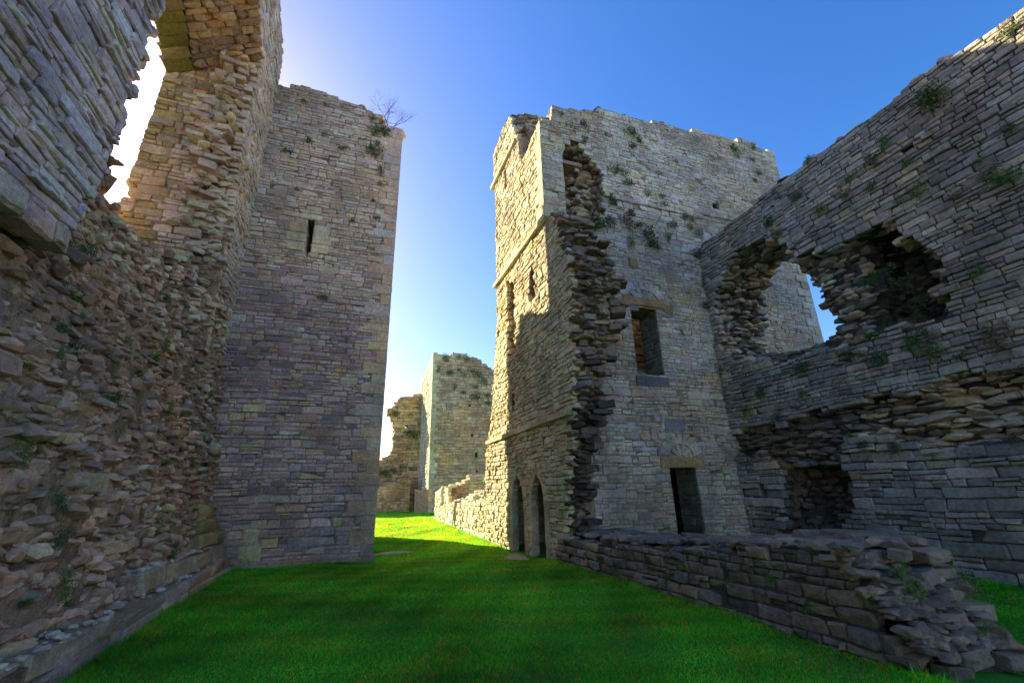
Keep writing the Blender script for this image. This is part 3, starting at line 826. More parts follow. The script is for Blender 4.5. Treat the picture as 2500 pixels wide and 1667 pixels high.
sidep = [(17.1, -0.2, 'r'), (17.0, 1.7, 'r'), (16.3, 4.7, 'r'), (15.8, 6.7, 'r'), (15.55, 8.0, 'c'), (15.5, 9.4, 'c'), (15.5, 14.55, 'c'), (15.72, 14.6, 'c'), (15.75, 16.4, 'r'), (15.2, 16.5, 'r'), (14.06, 16.6, 'r'), (13.44, 16.4, 'r'), (13.1, 15.9, 'r'), (12.9, 15.2, 'r'), (12.56, 14.7, 'c'), (12.48, 13.35, 'c'), (11.8, 13.2, 'r'), (11.2, 13.35, 'r'), (10.95, 13.5, 'c'), (10.62, 13.55, 'c'),
         (10.6, 9.75, 'c'), (10.35, 9.5, 'r'), (9.9, 9.0, 'r'), (9.45, 8.0, 'r'), (9.2, 7.0, 'r'), (9.2, 6.2, 'r'), (9.45, 4.6, 'r'), (9.6, 3.6, 'r'), (9.85, 2.4, 'r'), (10.2, 1.0, 'r'), (10.3, -0.2, 'n')]
def parch(y0, y1, zs):
    w = y1 - y0; P = [(y0, -0.2, 'n'), (y0, zs, 'n')]
    for k in range(1, 7):
        a = math.pi - math.radians(60) * k / 6; P.append((y1 + w * math.cos(a), zs + w * math.sin(a), 'n'))
    for k in range(5, 0, -1):
        a = math.radians(60) * k / 6; P.append((y0 + w * math.cos(a), zs + w * math.sin(a), 'n'))
    P += [(y1, zs, 'n'), (y1, -0.2, 'n')]
    return P
A1, A2 = (13.0, 14.05, 1.2), (11.5, 12.42, 1.28)
holes = [parch(*A1), parch(*A2),
         [(13.5, 6.15, 'r'), (13.5, 8.9, 'r'), (14.3, 9.15, 'r'), (14.35, 6.2, 'r')],
         [(11.72, 7.45, 'r'), (11.6, 7.8, 'r'), (11.7, 8.0, 'j'), (11.68, 8.35, 'j'), (11.85, 8.6, 'j'), (12.05, 8.4, 'j'), (12.0, 8.05, 'j'), (12.2, 7.8, 'r'), (12.05, 7.45, 'r')],
         [(13.78, 4.1, 'j'), (13.78, 4.85, 'j'), (14.02, 4.85, 'j'), (14.02, 4.1, 'j')],
         [(14.05, 13.4, 'j'), (14.05, 14.25, 'j'), (14.25, 14.25, 'j'), (14.25, 13.4, 'j')]]
def end_th(v): return float(np.interp(v, [0.3, 1.0, 3.3, 4.5, 5.7, 7.0, 8.0, 9.0, 9.8], [0.42, 0.45, 0.66, 0.74, 0.95, 1.18, 1.05, 0.8, 0.75]))
def stub_th(v): return 0.14 if v < 2.45 else end_th(v)
def rs_w(u, v): return (0.05 if v < 3.45 else 0.0) + 0.03 * sn(u, v, 5) + 0.07 * (1 - smooth(0, 6, v)) * smooth(14.5, 17, u)
def rs_t(u, v): return PAL_RS()
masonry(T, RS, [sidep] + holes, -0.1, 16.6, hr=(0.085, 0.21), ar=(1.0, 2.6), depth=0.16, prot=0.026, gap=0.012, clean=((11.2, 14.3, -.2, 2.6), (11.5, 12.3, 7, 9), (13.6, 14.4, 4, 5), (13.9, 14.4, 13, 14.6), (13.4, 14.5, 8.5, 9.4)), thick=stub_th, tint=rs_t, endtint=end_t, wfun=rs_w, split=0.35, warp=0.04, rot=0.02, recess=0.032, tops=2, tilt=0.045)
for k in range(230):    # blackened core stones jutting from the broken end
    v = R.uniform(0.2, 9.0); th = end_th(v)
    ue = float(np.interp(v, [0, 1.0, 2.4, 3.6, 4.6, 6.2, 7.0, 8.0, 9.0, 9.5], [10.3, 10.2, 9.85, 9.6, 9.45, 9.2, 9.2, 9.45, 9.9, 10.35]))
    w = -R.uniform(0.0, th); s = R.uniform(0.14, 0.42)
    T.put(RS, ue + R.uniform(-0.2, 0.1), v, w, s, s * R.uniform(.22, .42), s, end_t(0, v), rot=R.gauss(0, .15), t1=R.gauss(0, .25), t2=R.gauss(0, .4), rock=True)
T.box(RS, 10.25, 10.65, -.1, 2.5, -.05, -.75)
PAL_STR = palette((1, (0.27, 0.225, 0.15)), (1, (0.23, 0.20, 0.15)))
string_course(T, RS, 10.35, 15.62, 9.58, 0.12, 0.17, PAL_STR)
string_course(T, RS, 9.65, 16.7, 3.45, 0.14, 0.14, PAL_STR)
string_course(T, RS, 12.75, 15.85, 14.55, 0.12, 0.16, PAL_STR)
PAL_ARCH = palette((2, (0.235, 0.20, 0.15)), (1, (0.20, 0.18, 0.15)))
for (y0, y1, zs) in (A1, A2):
    w = y1 - y0
    for (e, sg) in ((y0, -1), (y1, 1)):
        z = -0.05; i_ = 0
        while z < zs - .05:
            h = min(R.uniform(.28, .42), zs - z)
            T.put(RS, e + sg * .1, z + h / 2, 0.06, .25, h - .008, .2, PAL_ARCH(), name='jamb_stone'); z += h
    voussoirs(T, RS, y1, zs, w, w + .26, math.pi, math.radians(121), 4, PAL_ARCH, 0.07, dep=.2)
    voussoirs(T, RS, y0, zs, w, w + .26, 0.0, math.radians(59), 4, PAL_ARCH, 0.07, dep=.2)
# corner quoins at the upper front corner
YF = 10.6
RF = Frame((0, YF, 0), (1, 0, 0), (0, -1, 0))
quoins(T, RF, XR - 0.02, 1, 9.75, 13.4, palette((2, (0.29, 0.23, 0.155)), (1, (0.23, 0.21, 0.185))), both=(RS, YF - .02, 1))
# front wall
fp = [(XR, -0.3, 'n'), (XR, 13.45, 'c'), (5.5, 13.6, 'c'), (5.56, 14.2, 'r'), (7.4, 14.5, 'r'), (7.6, 14.8, 'r'), (8.7, 14.72, 'r'), (11.8, 15.05, 'r'), (15.1, 15.38, 'r'), (15.2, 15.2, 'r'), (16.1, 15.2, 'c'), (16.1, -0.3, 'c')]
WIN = (7.82, 8.78, 4.85, 7.03); DOOR = (8.5, 9.4, -0.3, 2.15)
def rect(q, fl='j'): return [(q[0], q[2], fl), (q[0], q[3], fl), (q[1], q[3], fl), (q[1], q[2], fl)]
upper = [(5.84, 9.95, 'j'), (5.82, 12.15, 'n'), (5.95, 12.5, 'r'), (6.1, 12.85, 'r'), (6.5, 12.75, 'r'), (6.85, 12.5, 'r'), (7.2, 12.0, 'r'), (7.35, 11.2, 'r'), (7.2, 10.3, 'r'), (6.95, 9.9, 'n')]
cracks = [[(7.6, 10.76, 'n'), (8.3, 10.80, 'n'), (8.9, 10.86, 'n'), (8.9, 10.92, 'n'), (8.3, 10.88, 'n'), (7.6, 10.82, 'n')], [(8.15, 10.35, 'r'), (8.15, 10.7, 'r'), (8.45, 10.7, 'r'), (8.4, 10.3, 'r')], [(12.0, 11.5, 'j'), (12.0, 11.75, 'j'), (12.3, 11.78, 'j'), (12.3, 11.5, 'j')], [(14.4, 13.2, 'j'), (14.4, 13.45, 'j'), (14.62, 13.45, 'j'), (14.62, 13.2, 'j')]]
def rf_w(u, v): return (0.05 if v > 10.85 + 0.08 * (u - 8) / 2 else 0.0) + 0.025 * sn(u, v, 3)
def rf_h(v): return 0.8 if 4.2 < v < 8.3 else 1.0
masonry(T, RF, [fp, rect(WIN), rect(DOOR), upper] + cracks, -0.2, 15.4, hr=(0.085, 0.235), ar=(0.9, 2.8), depth=0.14, prot=0.013, gap=0.009, clean=((7.7, 8.9, 6.8, 7.4), (8.4, 9.5, 2, 2.5), (11.9, 12.4, 11, 12), (14.3, 14.7, 13, 14), (7.4, 10.4, 10.6, 11.2)), thick=0.9, tint=rt_t, endtint=lambda u, v: PAL_END() if 9.8 < v < 12.9 and 6.7 < u < 7.6 else jit((0.10, 0.105, 0.085)), wfun=rf_w, split=0.48, hfun=rf_h, warp=0.04, rot=0.014, recess=0.012, tops=2, tilt=0.022)
quoins(T, RF, 16.12, -1, 0, 15.1, palette((2, (0.30, 0.27, 0.19)), (1, (0.26, 0.25, 0.21))))
# stones behind the broken upper opening
masonry(T, Frame((0, YF + .55, 0), (1, 0, 0), (0, -1, 0)), [[(6.5, 9.6, 'r'), (6.55, 13.1, 'n'), (7.6, 13.1, 'n'), (7.6, 9.6, 'n')]], 9.7, 13.0, hr=(.12, .22), tint=PAL_RUBHI, rock=True, prot=.15, thick=.5, tops=0)
T.put(RF, 6.25, 12.22, -0.25, 0.95, 0.16, 0.6, jit((0.16, 0.12, 0.08)), name='lintel')
# lintels, relieving arches, sill
PAL_VOU = palette((2, (0.27, 0.26, 0.255)), (1, (0.22, 0.215, 0.215)), (1, (0.31, 0.235, 0.15)))
T.put(RF, 8.32, 7.17, 0.065, 1.5, 0.27, 0.3, (0.50, 0.33, 0.15), rot=0, name='lintel')
T.put(RF, 8.95, 2.31, 0.065, 1.5, 0.29, 0.3, (0.46, 0.31, 0.13), rot=0, name='lintel')
voussoirs(T, RF, 8.3, 7.31, 0.58, 0.84, math.radians(172), math.radians(8), 11, PAL_VOU, 0.05, ry=0.6)
voussoirs(T, RF, 8.3, 7.31, 0.14, 0.5, math.radians(160), math.radians(20), 4, PAL_VOU, 0.045, ry=0.45)
voussoirs(T, RF, 8.95, 2.47, 0.42, 0.74, math.radians(172), math.radians(8), 9, PAL_RTL, 0.04, ry=0.85)
voussoirs(T, RF, 8.95, 2.47, 0.08, 0.38, math.radians(160), math.radians(20), 4, PAL_RTL, 0.035, ry=0.8)
for (u, v, w, h, c) in ((8.15, 8.55, .3, .34, (.40, .29, .15)), (9.25, 7.05, .35, .26, (.38, .28, .16)), (9.55, 2.62, .36, .34, (.31, .29, .28)), (8.35, 2.6, .4, .22, (.28, .26, .25)), (8.85, 3.35, .66, .36, (.29, .285, .28)), (7.95, 7.0, .3, .3, (.24, .235, .24)), (8.3, 4.62, 1.15, .3, (.19, .18, .16))):
    T.put(RF, u, v, 0.03, w, h, .2, c, rot=R.gauss(0, .02), name='dressed_stone')
# turret block rising behind the parapet
TU = Frame((0, 13.1, 0), (1, 0, 0), (0, -1, 0))
masonry(T, TU, [[(XR + .2, 12.5, 'n'), (XR + .2, 16.0, 'n'), (5.6, 16.35, 'r'), (6.2, 16.45, 'r'), (7.3, 16.3, 'r'), (7.4, 12.5, 'c')]], 12.5, 16.45, hr=(.14, .24), thick=2.5, tint=rt_t, tops=2)
# inside of the tower: roofless rooms
RB = Frame((0, 14.6, 0), (1, 0, 0), (0, -1, 0))  # back wall, raised and widened to keep sunlight out of the rooms
masonry(T, RB, [[(5.2, 0, 'n'), (5.2, 12.4, 'n'), (16, 12.4, 'n'), (16, 0, 'n')]], 0, 12.4, hr=(.25, .4), ar=(1.4, 3), thick=0.7, tint=rt_t, vis=False, tops=1)
RX = Frame((12.2, 0, 0), (0, 1, 0), (-1, 0, 0))
masonry(T, RX, [[(11.4, 0, 'n'), (11.4, 12.5, 'n'), (14.7, 12.5, 'n'), (14.7, 0, 'n')]], 0, 12.5, hr=(.16, .28), ar=(1.2, 3), thick=0.8, tint=palette((2, (0.12, 0.125, 0.04)), (1, (0.11, 0.115, 0.05))), tops=1)
T.box(RF, 5.25, 16.0, 4.15, 4.45, -0.7, -4.6)  # unseen vault slab, added to keep the ground floor and doorways dark
T.box(Frame((16.1, 0, 0), (0, 1, 0), (1, 0, 0)), 11.4, 15.2, -0.2, 13, -0.05, -1.0)
T.finish()

# ================================================================ right wall
PAL_RW = palette((5, (0.148, 0.148, 0.142)), (3, (0.105, 0.11, 0.11)), (2, (0.18, 0.175, 0.16)), (1, (0.20, 0.18, 0.14)))
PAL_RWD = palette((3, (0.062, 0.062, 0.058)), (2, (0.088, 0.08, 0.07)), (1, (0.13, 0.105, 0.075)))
PAL_RWT = palette((3, (0.27, 0.21, 0.15)), (2, (0.22, 0.18, 0.14)), (2, (0.17, 0.15, 0.13)))
XW = 10.9
T = Thing('wall_ruin', 'long dark stone wall on the right with a ragged see-through window break', 'wall', (XW + 0.5, 5.0, -0.14), mat=M_STONE_DAMP, core_mat=M_MORT_DARK)
RW = Frame((XW, 0, 0), (0, 1, 0), (-1, 0, 0))
outer = [(-5, 3.45, 'n'), (-5, 9.9, 'n'), (1.5, 9.85, 'r'), (2.6, 9.8, 'r'), (3.6, 9.88, 'r'), (5.0, 9.78, 'r'), (6.3, 9.86, 'r'), (7.3, 9.82, 'r'), (8.6, 9.7, 'r'), (10.6, 9.5, 'n'), (10.6, 3.15, 'n'), (9.4, 3.32, 'n'), (8.9, 3.15, 'n'), (7.9, 3.42, 'n'), (7.2, 3.3, 'n'), (6.3, 3.55, 'n'), (5.7, 3.3, 'n'), (4.9, 3.62, 'n'), (4.1, 3.36, 'n'), (3.2, 3.6, 'n')]
brk = [(9.34, 8.5, 'r'), (10.0, 7.87, 'r'), (10.3, 7.14, 'r'), (10.3, 5.86, 'r'), (9.9, 5.31, 'r'), (8.68, 4.8, 'r'), (6.4, 4.7, 'r'), (5.69, 4.75, 'r'), (4.65, 4.65, 'r'), (4.57, 5.73, 'r'), (4.64, 6.25, 'r'), (4.93, 6.82, 'r'), (5.21, 7.25, 'r'), (6.04, 7.25, 'r'), (6.28, 7.1, 'r'), (7.19, 7.45, 'r'), (8.11, 8.5, 'r'), (9.06, 8.65, 'r')]
hole = [(4.25, 8.42, 'j'), (4.25, 8.58, 'j'), (4.5, 8.58, 'j'), (4.5, 8.42, 'j')]
def rw_end(u, v): return PAL_RWT() if u < 5.4 or R.random() < .25 else PAL_RWD() if R.random() < .5 else PAL_RW()
masonry(T, RW, [outer, brk, hole], 3.1, 9.9, hr=(0.085, 0.2), ar=(1.1, 3.0), maxw=0.62, depth=0.18, gap=0.012, prot=0.022, thick=0.5, tint=lambda u, v: PAL_RW(), endtint=rw_end, split=0.28, warp=0.05, rot=0.014, recess=0.034, tops=3, tilt=0.035, wfun=lambda u, v: 0.02 * sn(u * .8, v, 6))
ap0 = [(8.3, 8.05, 'r'), (8.0, 7.84, 'r'), (7.77, 7.37, 'r'), (7.62, 7.06, 'r'), (7.29, 6.38, 'r'), (7.2, 5.94, 'r'), (7.1, 5.56, 'r'), (7.2, 5.35, 'r'), (8.35, 5.3, 'r'), (9.1, 5.4, 'r'), (9.5, 6.0, 'r'), (9.36, 6.83, 'r'), (9.0, 7.52, 'r'), (8.66, 7.92, 'r')]
apc = (8.15, 6.6)
ap = [(apc[0] + (u - apc[0]) * 1.26, apc[1] + (v - apc[1]) * 1.16, f) for (u, v, f) in [(u + (.25 if u > 8.5 else 0), v, f) for (u, v, f) in ap0]]
def inner_w(u, v):
    n = smooth(4.7, 5.0, u) * (1 - smooth(5.7, 6.1, u))
    p = smooth(6.0, 6.3, u) * (1 - smooth(6.9, 7.4, u))
    return -0.62 + 0.25 * p - 0.75 * n * smooth(4.5, 5.2, v) + 0.08 * sn(u * 2, v * 2, 3) + 0.35 * (1 - smooth(4.6, 5.3, v))
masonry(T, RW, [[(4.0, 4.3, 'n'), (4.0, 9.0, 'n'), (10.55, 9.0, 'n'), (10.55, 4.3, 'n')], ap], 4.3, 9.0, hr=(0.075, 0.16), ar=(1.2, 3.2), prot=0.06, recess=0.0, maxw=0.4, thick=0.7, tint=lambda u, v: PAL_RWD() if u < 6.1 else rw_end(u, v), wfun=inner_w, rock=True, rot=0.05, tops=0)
T.box(RW, -5, 4.1, 3.3, 9.75, -0.3, -1.5)
T.box(RW, 3.9, 10.6, 8.9, 9.6, -0.3, -1.5)
T.box(RW, 3.9, 10.6, -0.3, 4.5, -0.9, -1.6)
T.box(RW, 4.4, 7.0, 4.3, 8.9, -1.5, -1.75)
# ledge
y = 1.0
while y < 10.4:
    l = R.uniform(0.4, 0.9)
    if R.random() < .35: T.put(RW, y + l / 2, 3.46 + R.uniform(-.2, .1), 0.0 + R.uniform(-.05, .06), l - .02, R.uniform(.1, .18), .3, PAL_RW(), rot=R.gauss(0, .03))
    y += l
# recessed rubble band under the ledge
def band_w(u, v): return -0.27 + 0.1 * (1 - smooth(2.2, 3.0, v)) + 0.06 * sn(u * 2, v * 3, 2)
masonry(T, RW, [[(-5, 2.1, 'n'), (-5, 3.65, 'n'), (10.6, 3.65, 'n'), (10.6, 2.0, 'n')]], 2.05, 3.65, hr=(0.07, 0.14), ar=(1.8, 4.5), prot=0.09, thick=0.5, tint=lambda u, v: PAL_RWT() if u < 6.3 + R.gauss(0, .5) else PAL_RWD(), wfun=band_w, rock=True, rot=0.05, tops=0, soffit=False)
# lower faced wall with a dark cavity
low = [(-5, -0.4, 'n'), (-5, 2.2, 'n'), (3.0, 2.15, 'r'), (4.4, 2.3, 'r'), (5.5, 2.35, 'r'), (6.6, 2.55, 'r'), (7.42, 2.6, 'r'), (7.5, 1.6, 'r'), (7.75, 0.5, 'r'), (7.7, 0.35, 'r'), (9.6, 0.3, 'r'), (9.35, 1.2, 'r'), (9.2, 2.0, 'r'), (9.5, 2.4, 'r'), (10.6, 2.5, 'n'), (10.6, -0.4, 'n')]
slot = [(9.75, 1.42, 'j'), (9.75, 1.62, 'j'), (9.95, 1.62, 'j'), (9.95, 1.42, 'j')]
masonry(T, RW, [low, slot], -0.35, 2.6, hr=(0.10, 0.26), ar=(1.4, 3.8), depth=0.2, gap=0.012, prot=0.035, thick=0.6, tint=lambda u, v: PAL_RW(), endtint=lambda u, v: PAL_RWD(), split=0.25, warp=0.05, rot=0.014, tops=1, tilt=0.05, maxw=1.1, wfun=lambda u, v: 0.03 * sn(u * .9, v * 1.3, 8))
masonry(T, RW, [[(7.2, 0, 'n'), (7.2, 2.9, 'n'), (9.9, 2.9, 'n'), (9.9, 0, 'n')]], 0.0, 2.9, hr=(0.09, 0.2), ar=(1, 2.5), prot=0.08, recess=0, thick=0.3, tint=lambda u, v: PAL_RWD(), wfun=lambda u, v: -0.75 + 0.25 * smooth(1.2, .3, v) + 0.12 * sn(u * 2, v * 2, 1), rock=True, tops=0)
T.finish()

# ================================================================ low wall in front
PAL_LOW = palette((4, (0.10, 0.086, 0.072)), (3, (0.078, 0.072, 0.065)), (2, (0.125, 0.10, 0.075)), (1, (0.15, 0.118, 0.075)))
T = Thing('low_wall_ruin', 'low broken wall of dark mossy stones across the lawn on the right', 'wall', (5.7, 6.0, -0.05), mat=M_STONE_DAMP, core_mat=M_MORT_DARK)
LOW = Frame((5.05, 0, 0), (0, 1, 0), (-1, 0, 0))
lp = [(3.2, -0.2, 'r'), (3.35, 0.15, 'r'), (3.5, 0.45, 'r'), (3.68, 0.68, 'r'), (3.72, 0.88, 'r'), (4.6, 0.9, 'r'), (5.6, 0.76, 'r'), (6.3, 0.68, 'r'), (7.5, 0.62, 'r'), (9.4, 0.55, 'r'), (10.6, 0.6, 'n'), (10.6, -0.2, 'n')]
masonry(T, LOW, [lp], -0.12, 0.9, hr=(0.075, 0.17), ar=(1.0, 2.9), depth=0.2, prot=0.035, gap=.012, thick=1.3, tint=PAL_LOW, split=0.2, warp=0.03, rot=0.03, recess=0.04, tops=5, tilt=0.07, wfun=lambda u, v: 0.05 * sn(u, v * 2, 3) + 0.16 * (1 - smooth(-.1, .9, v)))
# big tumbled stones at the near end and along the top
for (x, y, z, sx, sy, sz) in ((5.28, 3.9, .76, .6, .45, .3), (5.2, 3.6, .5, .5, .5, .26), (5.1, 3.42, .2, .55, .5, .3), (5.5, 3.45, .55, .5, .4, .2), (5.85, 3.5, .72, .55, .45, .2), (6.1, 3.55, .9, .7, .6, .16), (5.75, 3.28, .38, .5, .35, .18), (6.15, 3.25, .5, .55, .4, .2), (6.25, 3.1, .28, .6, .4, .2), (5.5, 3.1, .14, .6, .35, .2), (5.9, 3.0, .1, .5, .4, .18), (6.3, 2.95, .06, .45, .35, .16), (5.2, 3.1, .06, .5, .4, .2), (5.65, 3.55, .93, .5, .4, .15), (5.9, 4.1, .95, .7, .6, .14), (5.4, 4.4, .93, .6, .5, .13), (6.2, 5.2, .88, .8, .7, .2), (5.9, 6.6, .8, .6, .6, .26), (6.1, 7.2, .78, .7, .6, .24), (5.6, 8.2, .68, .6, .5, .18), (5.9, 9.2, .7, .7, .6, .26), (5.6, 9.9, .7, .6, .6, .25), (6.2, 8.6, .7, .6, .7, .2)):
    if x > 6.0 and y < 3.48: continue
    a = R.uniform(-.35, .35); k = (0.62 if x > 5.6 else 0.8) if y < 4 else 1.0
    fr2 = Frame((x, y, z - .06), (math.cos(a), math.sin(a), R.gauss(0, .06)), (-math.sin(a) * -1, -math.cos(a), 0))
    T.put(fr2, 0, 0, sy * .3, sx * k * .7, sz * .72, sy * .42, PAL_LOW(), t1=R.gauss(0, .12), t2=R.gauss(0, .2), rot=R.gauss(0, .08))
for k in range(150):
    y = 3.05 + abs(R.gauss(0, .32)); x = R.uniform(4.95, 6.2); s = R.uniform(.06, .2); z = max(0.02, min(.85, (y - 2.95) * 1.15)) + R.uniform(-.05, .03)
    a = R.uniform(0, 3.1)
    T.raw(R.choice(ROCKS), np.array([x, y, z]), np.array([math.cos(a), math.sin(a), 0]) * s * 1.4, np.array([-math.sin(a), math.cos(a), 0]) * s, np.array([0, 0, 1.0]) * s * .6, PAL_LOW())
for k in range(320):
    y = R.uniform(3.6, 10.4); x = R.uniform(5.1, 6.3); s = R.uniform(.06, .24); z = float(np.interp(y, [3.8, 5.6, 7.5, 10.5], [.92, .8, .66, .62])) + .05; a = R.uniform(0, 3.1)
    T.raw(R.choice(ROCKS), np.array([x, y, z]), np.array([math.cos(a), math.sin(a), 0]) * s * 1.4, np.array([-math.sin(a), math.cos(a), 0]) * s, np.array([0, 0, 1.0]) * s * .6, PAL_LOW())
# sloping spill of core at the near end
for k in range(14):
    yy = 3.05 + k * 0.05; T.box(LOW, yy, yy + .9, -0.2, 0.02 + k * 0.052, -0.1, -1.15)
T.finish()

# ================================================================ far low wall (sunlit)
PAL_FAR = palette((3, (0.31, 0.27, 0.19)), (2, (0.26, 0.23, 0.17)), (1, (0.36, 0.31, 0.22)))
T = Thing('low_wall_ruin', 'low sunlit ruin of a wall with broken steps beyond the right tower', 'wall', (5.8, 26, 0), mat=M_STONE, core_mat=M_MORT_TAN)
d = np.array([1.15, 19.0, 0]); d /= np.linalg.norm(d); nrm = np.array([-d[1], d[0], 0])
FL = Frame((5.1, 17.0, 0), d, nrm)
fl = [(0, -.2, 'n'), (0, 1.25, 'r'), (1.5, 1.35, 'r'), (3.4, 1.55, 'r'), (5.0, 1.3, 'r'), (6.9, 1.15, 'r'), (7.0, 0.8, 'c'), (7.0, -.2, 'j'), (7.9, -.2, 'j'), (7.9, 1.1, 'c'), (9.4, 1.2, 'r'), (10.0, 1.0, 'c'), (10.1, 1.9, 'c'), (11.6, 2.1, 'c'), (11.7, 0.95, 'c'), (13.2, 0.9, 'c'), (13.3, 2.0, 'c'), (16.2, 1.7, 'r'), (16.3, -.2, 'j')]
masonry(T, FL, [fl], -0.1, 2.1, hr=(0.16, 0.26), ar=(1, 2.2), thick=1.0, prot=.04, tint=PAL_FAR, tops=3, recess=.06)
masonry(T, Frame((6.2, 27.2, 0), (1, 0, 0), (0, -1, 0)), [[(0, 0, 'c'), (0, 1.9, 'c'), (1.0, 2.6, 'r'), (3.2, 2.7, 'c'), (3.2, 0, 'c')]], 0, 2.7, hr=(.16, .28), thick=.9, tint=PAL_FAR, tops=3)
for k in range(70):
    u = R.uniform(.3, 10); s = R.uniform(.15, .5)
    T.put(FL, u, float(np.interp(u, [0, 3.4, 7, 10], [1.3, 1.6, 1.15, 1.2])) + R.uniform(-.02, .15), -R.uniform(.1, 1.2), s, s * .45, s, PAL_FAR(), t2=R.gauss(0, .6), rock=True)
T.finish()

# ================================================================ far tower
PAL_FT = palette((4, (0.235, 0.165, 0.092)), (2, (0.205, 0.155, 0.10)), (2, (0.27, 0.185, 0.10)), (1, (0.16, 0.13, 0.09)))
PAL_FTU = palette((3, (0.215, 0.18, 0.135)), (2, (0.18, 0.15, 0.105)), (1, (0.24, 0.195, 0.14)))
T = Thing('stone_tower', 'square tan tower in the distance beyond the sunlit lawn', 'tower', (10.8, 49, 0), mat=M_STONE, core_mat=M_MORT_GREY)
YD = 46.0; XD = 7.76
FF = Frame((0, YD, 0), (1, 0, 0), (0, -1, 0)); FS = Frame((XD, 0, 0), (0, 1, 0), (-1, 0, 0))
ff = [(XD, -.3, 'c'), (XD, 16.15, 'c'), (9.2, 16.1, 'r'), (10.6, 16.35, 'r'), (12.2, 16.1, 'r'), (13.1, 15.8, 'r'), (13.2, 15.3, 'c'), (13.8, 15.2, 'r'), (14.4, 14.8, 'r'), (15.0, 14.4, 'c'), (15.0, -.3, 'c')]
put_holes = []
for (px, py) in ((1147, 988), (1147, 1025), (1153, 1064), (1163, 1111), (1165, 1152)):
    p = on(px, py, 1, YD); put_holes.append([(p[0] - .14, p[2] - .14, 'j'), (p[0] - .14, p[2] + .14, 'j'), (p[0] + .14, p[2] + .14, 'j'), (p[0] + .14, p[2] - .14, 'j')])
def ft_t(u, v): return PAL_FTU() if R.random() < smooth(8, 13, v) else PAL_FT()
masonry(T, FF, [ff] + put_holes, -.2, 16.4, hr=(.24, .42), ar=(1.1, 2.4), depth=.2, prot=.03, gap=.03, thick=1.2, tint=ft_t, split=.35, recess=.03, tops=2)
string_course(T, FF, XD - .05, 13.9, 15.15, .12, .16, PAL_FTU, 1.6)
string_course(T, FF, XD, 13.4, 12.3, .08, .12, PAL_FTU, 1.6)
fs = [(YD, -.3, 'c'), (YD, 16.1, 'c'), (49, 15.5, 'r'), (53.6, 14.6, 'r'), (54.9, 13.4, 'r'), (55.2, 12.5, 'c'), (55.2, -.3, 'c')]
masonry(T, FS, [fs], -.2, 16.1, hr=(.24, .4), ar=(1, 2.2), prot=.04, gap=.03, thick=1.2, tint=PAL_FAR, recess=.04, tops=2)
quoins(T, FF, XD - .03, 1, 0, 16, palette((2, (.34, .27, .15)), (1, (.28, .25, .19))), h=(.35, .5), long=(.7, 1), short=(.4, .55), both=(FS, YD - .03, 1))
T.box(FF, XD + .5, 15, -.3, 14, -9.3, -8.3); T.box(FF, 14, 15, -.3, 14, -1, -9)
T.finish(limit=260)

# ================================================================ far curtain ruin
YC = 53.0
T = Thing('wall_ruin', 'distant ruined curtain wall with an overhanging broken top left of the far tower', 'wall', (2, YC + .8, 0), mat=M_STONE, core_mat=M_MORT_GREY)
FC = Frame((0, YC, 0), (1, 0, 0), (0, -1, 0))
cp = [(920, 1121), (943, 1118), (957, 1108), (966, 1095), (963, 1060), (964, 1040), (957, 1015), (945, 1006), (944, 1002), (956, 1000), (969, 984), (985, 966), (1030, 965)]
P = []
for (x, y) in cp:
    q = on(x, y, 1, YC); P.append((q[0], q[2], 'r'))
fc = [(-20, -.3, 'n'), (-20, 10.2, 'n'), (0.2, 9.9, 'r'), (1.0, 8.2, 'r'), (1.6, 6.5, 'r')] + P + [(9.0, P[-1][1], 'n'), (9.0, -.3, 'n')]
fh = []
for (px, py) in ((992, 1044), (937, 1158)):
    q = on(px, py, 1, YC); fh.append([(q[0] - .16, q[2] - .16, 'j'), (q[0] - .16, q[2] + .16, 'j'), (q[0] + .16, q[2] + .16, 'j'), (q[0] + .16, q[2] - .16, 'j')])
PAL_FC = palette((3, (0.22, 0.165, 0.085)), (2, (0.17, 0.135, 0.075)), (1, (0.15, 0.13, 0.065)), (1, (0.27, 0.21, 0.13)))
masonry(T, FC, [fc] + fh, -.2, 13.2, hr=(.26, .46), ar=(1.2, 2.6), prot=.07, gap=.03, thick=1.4, tint=PAL_FC, split=.3, recess=.05, tops=2, rot=.02)
T.finish(limit=200)
# masonry base in front of it, beside the gate
T = Thing('low_wall_ruin', 'low shaded wall of squared stones left of the wooden gate', 'wall', (4, 50.3, 0), mat=M_STONE, core_mat=M_MORT_GREY)
FB = Frame((0, 50, 0), (1, 0, 0), (0, -1, 0))
masonry(T, FB, [[(-4, -.2, 'n'), (-4, 2.2, 'n'), (3.0, 2.2, 'r'), (4.4, 2.9, 'r'), (6.2, 3.1, 'r'), (6.5, 2.9, 'c'), (6.5, -.2, 'c')]], -.1, 3.1, hr=(.2, .36), ar=(1.2, 2.4), thick=.9, tint=PAL_FC, tops=3)
T.finish(limit=120)

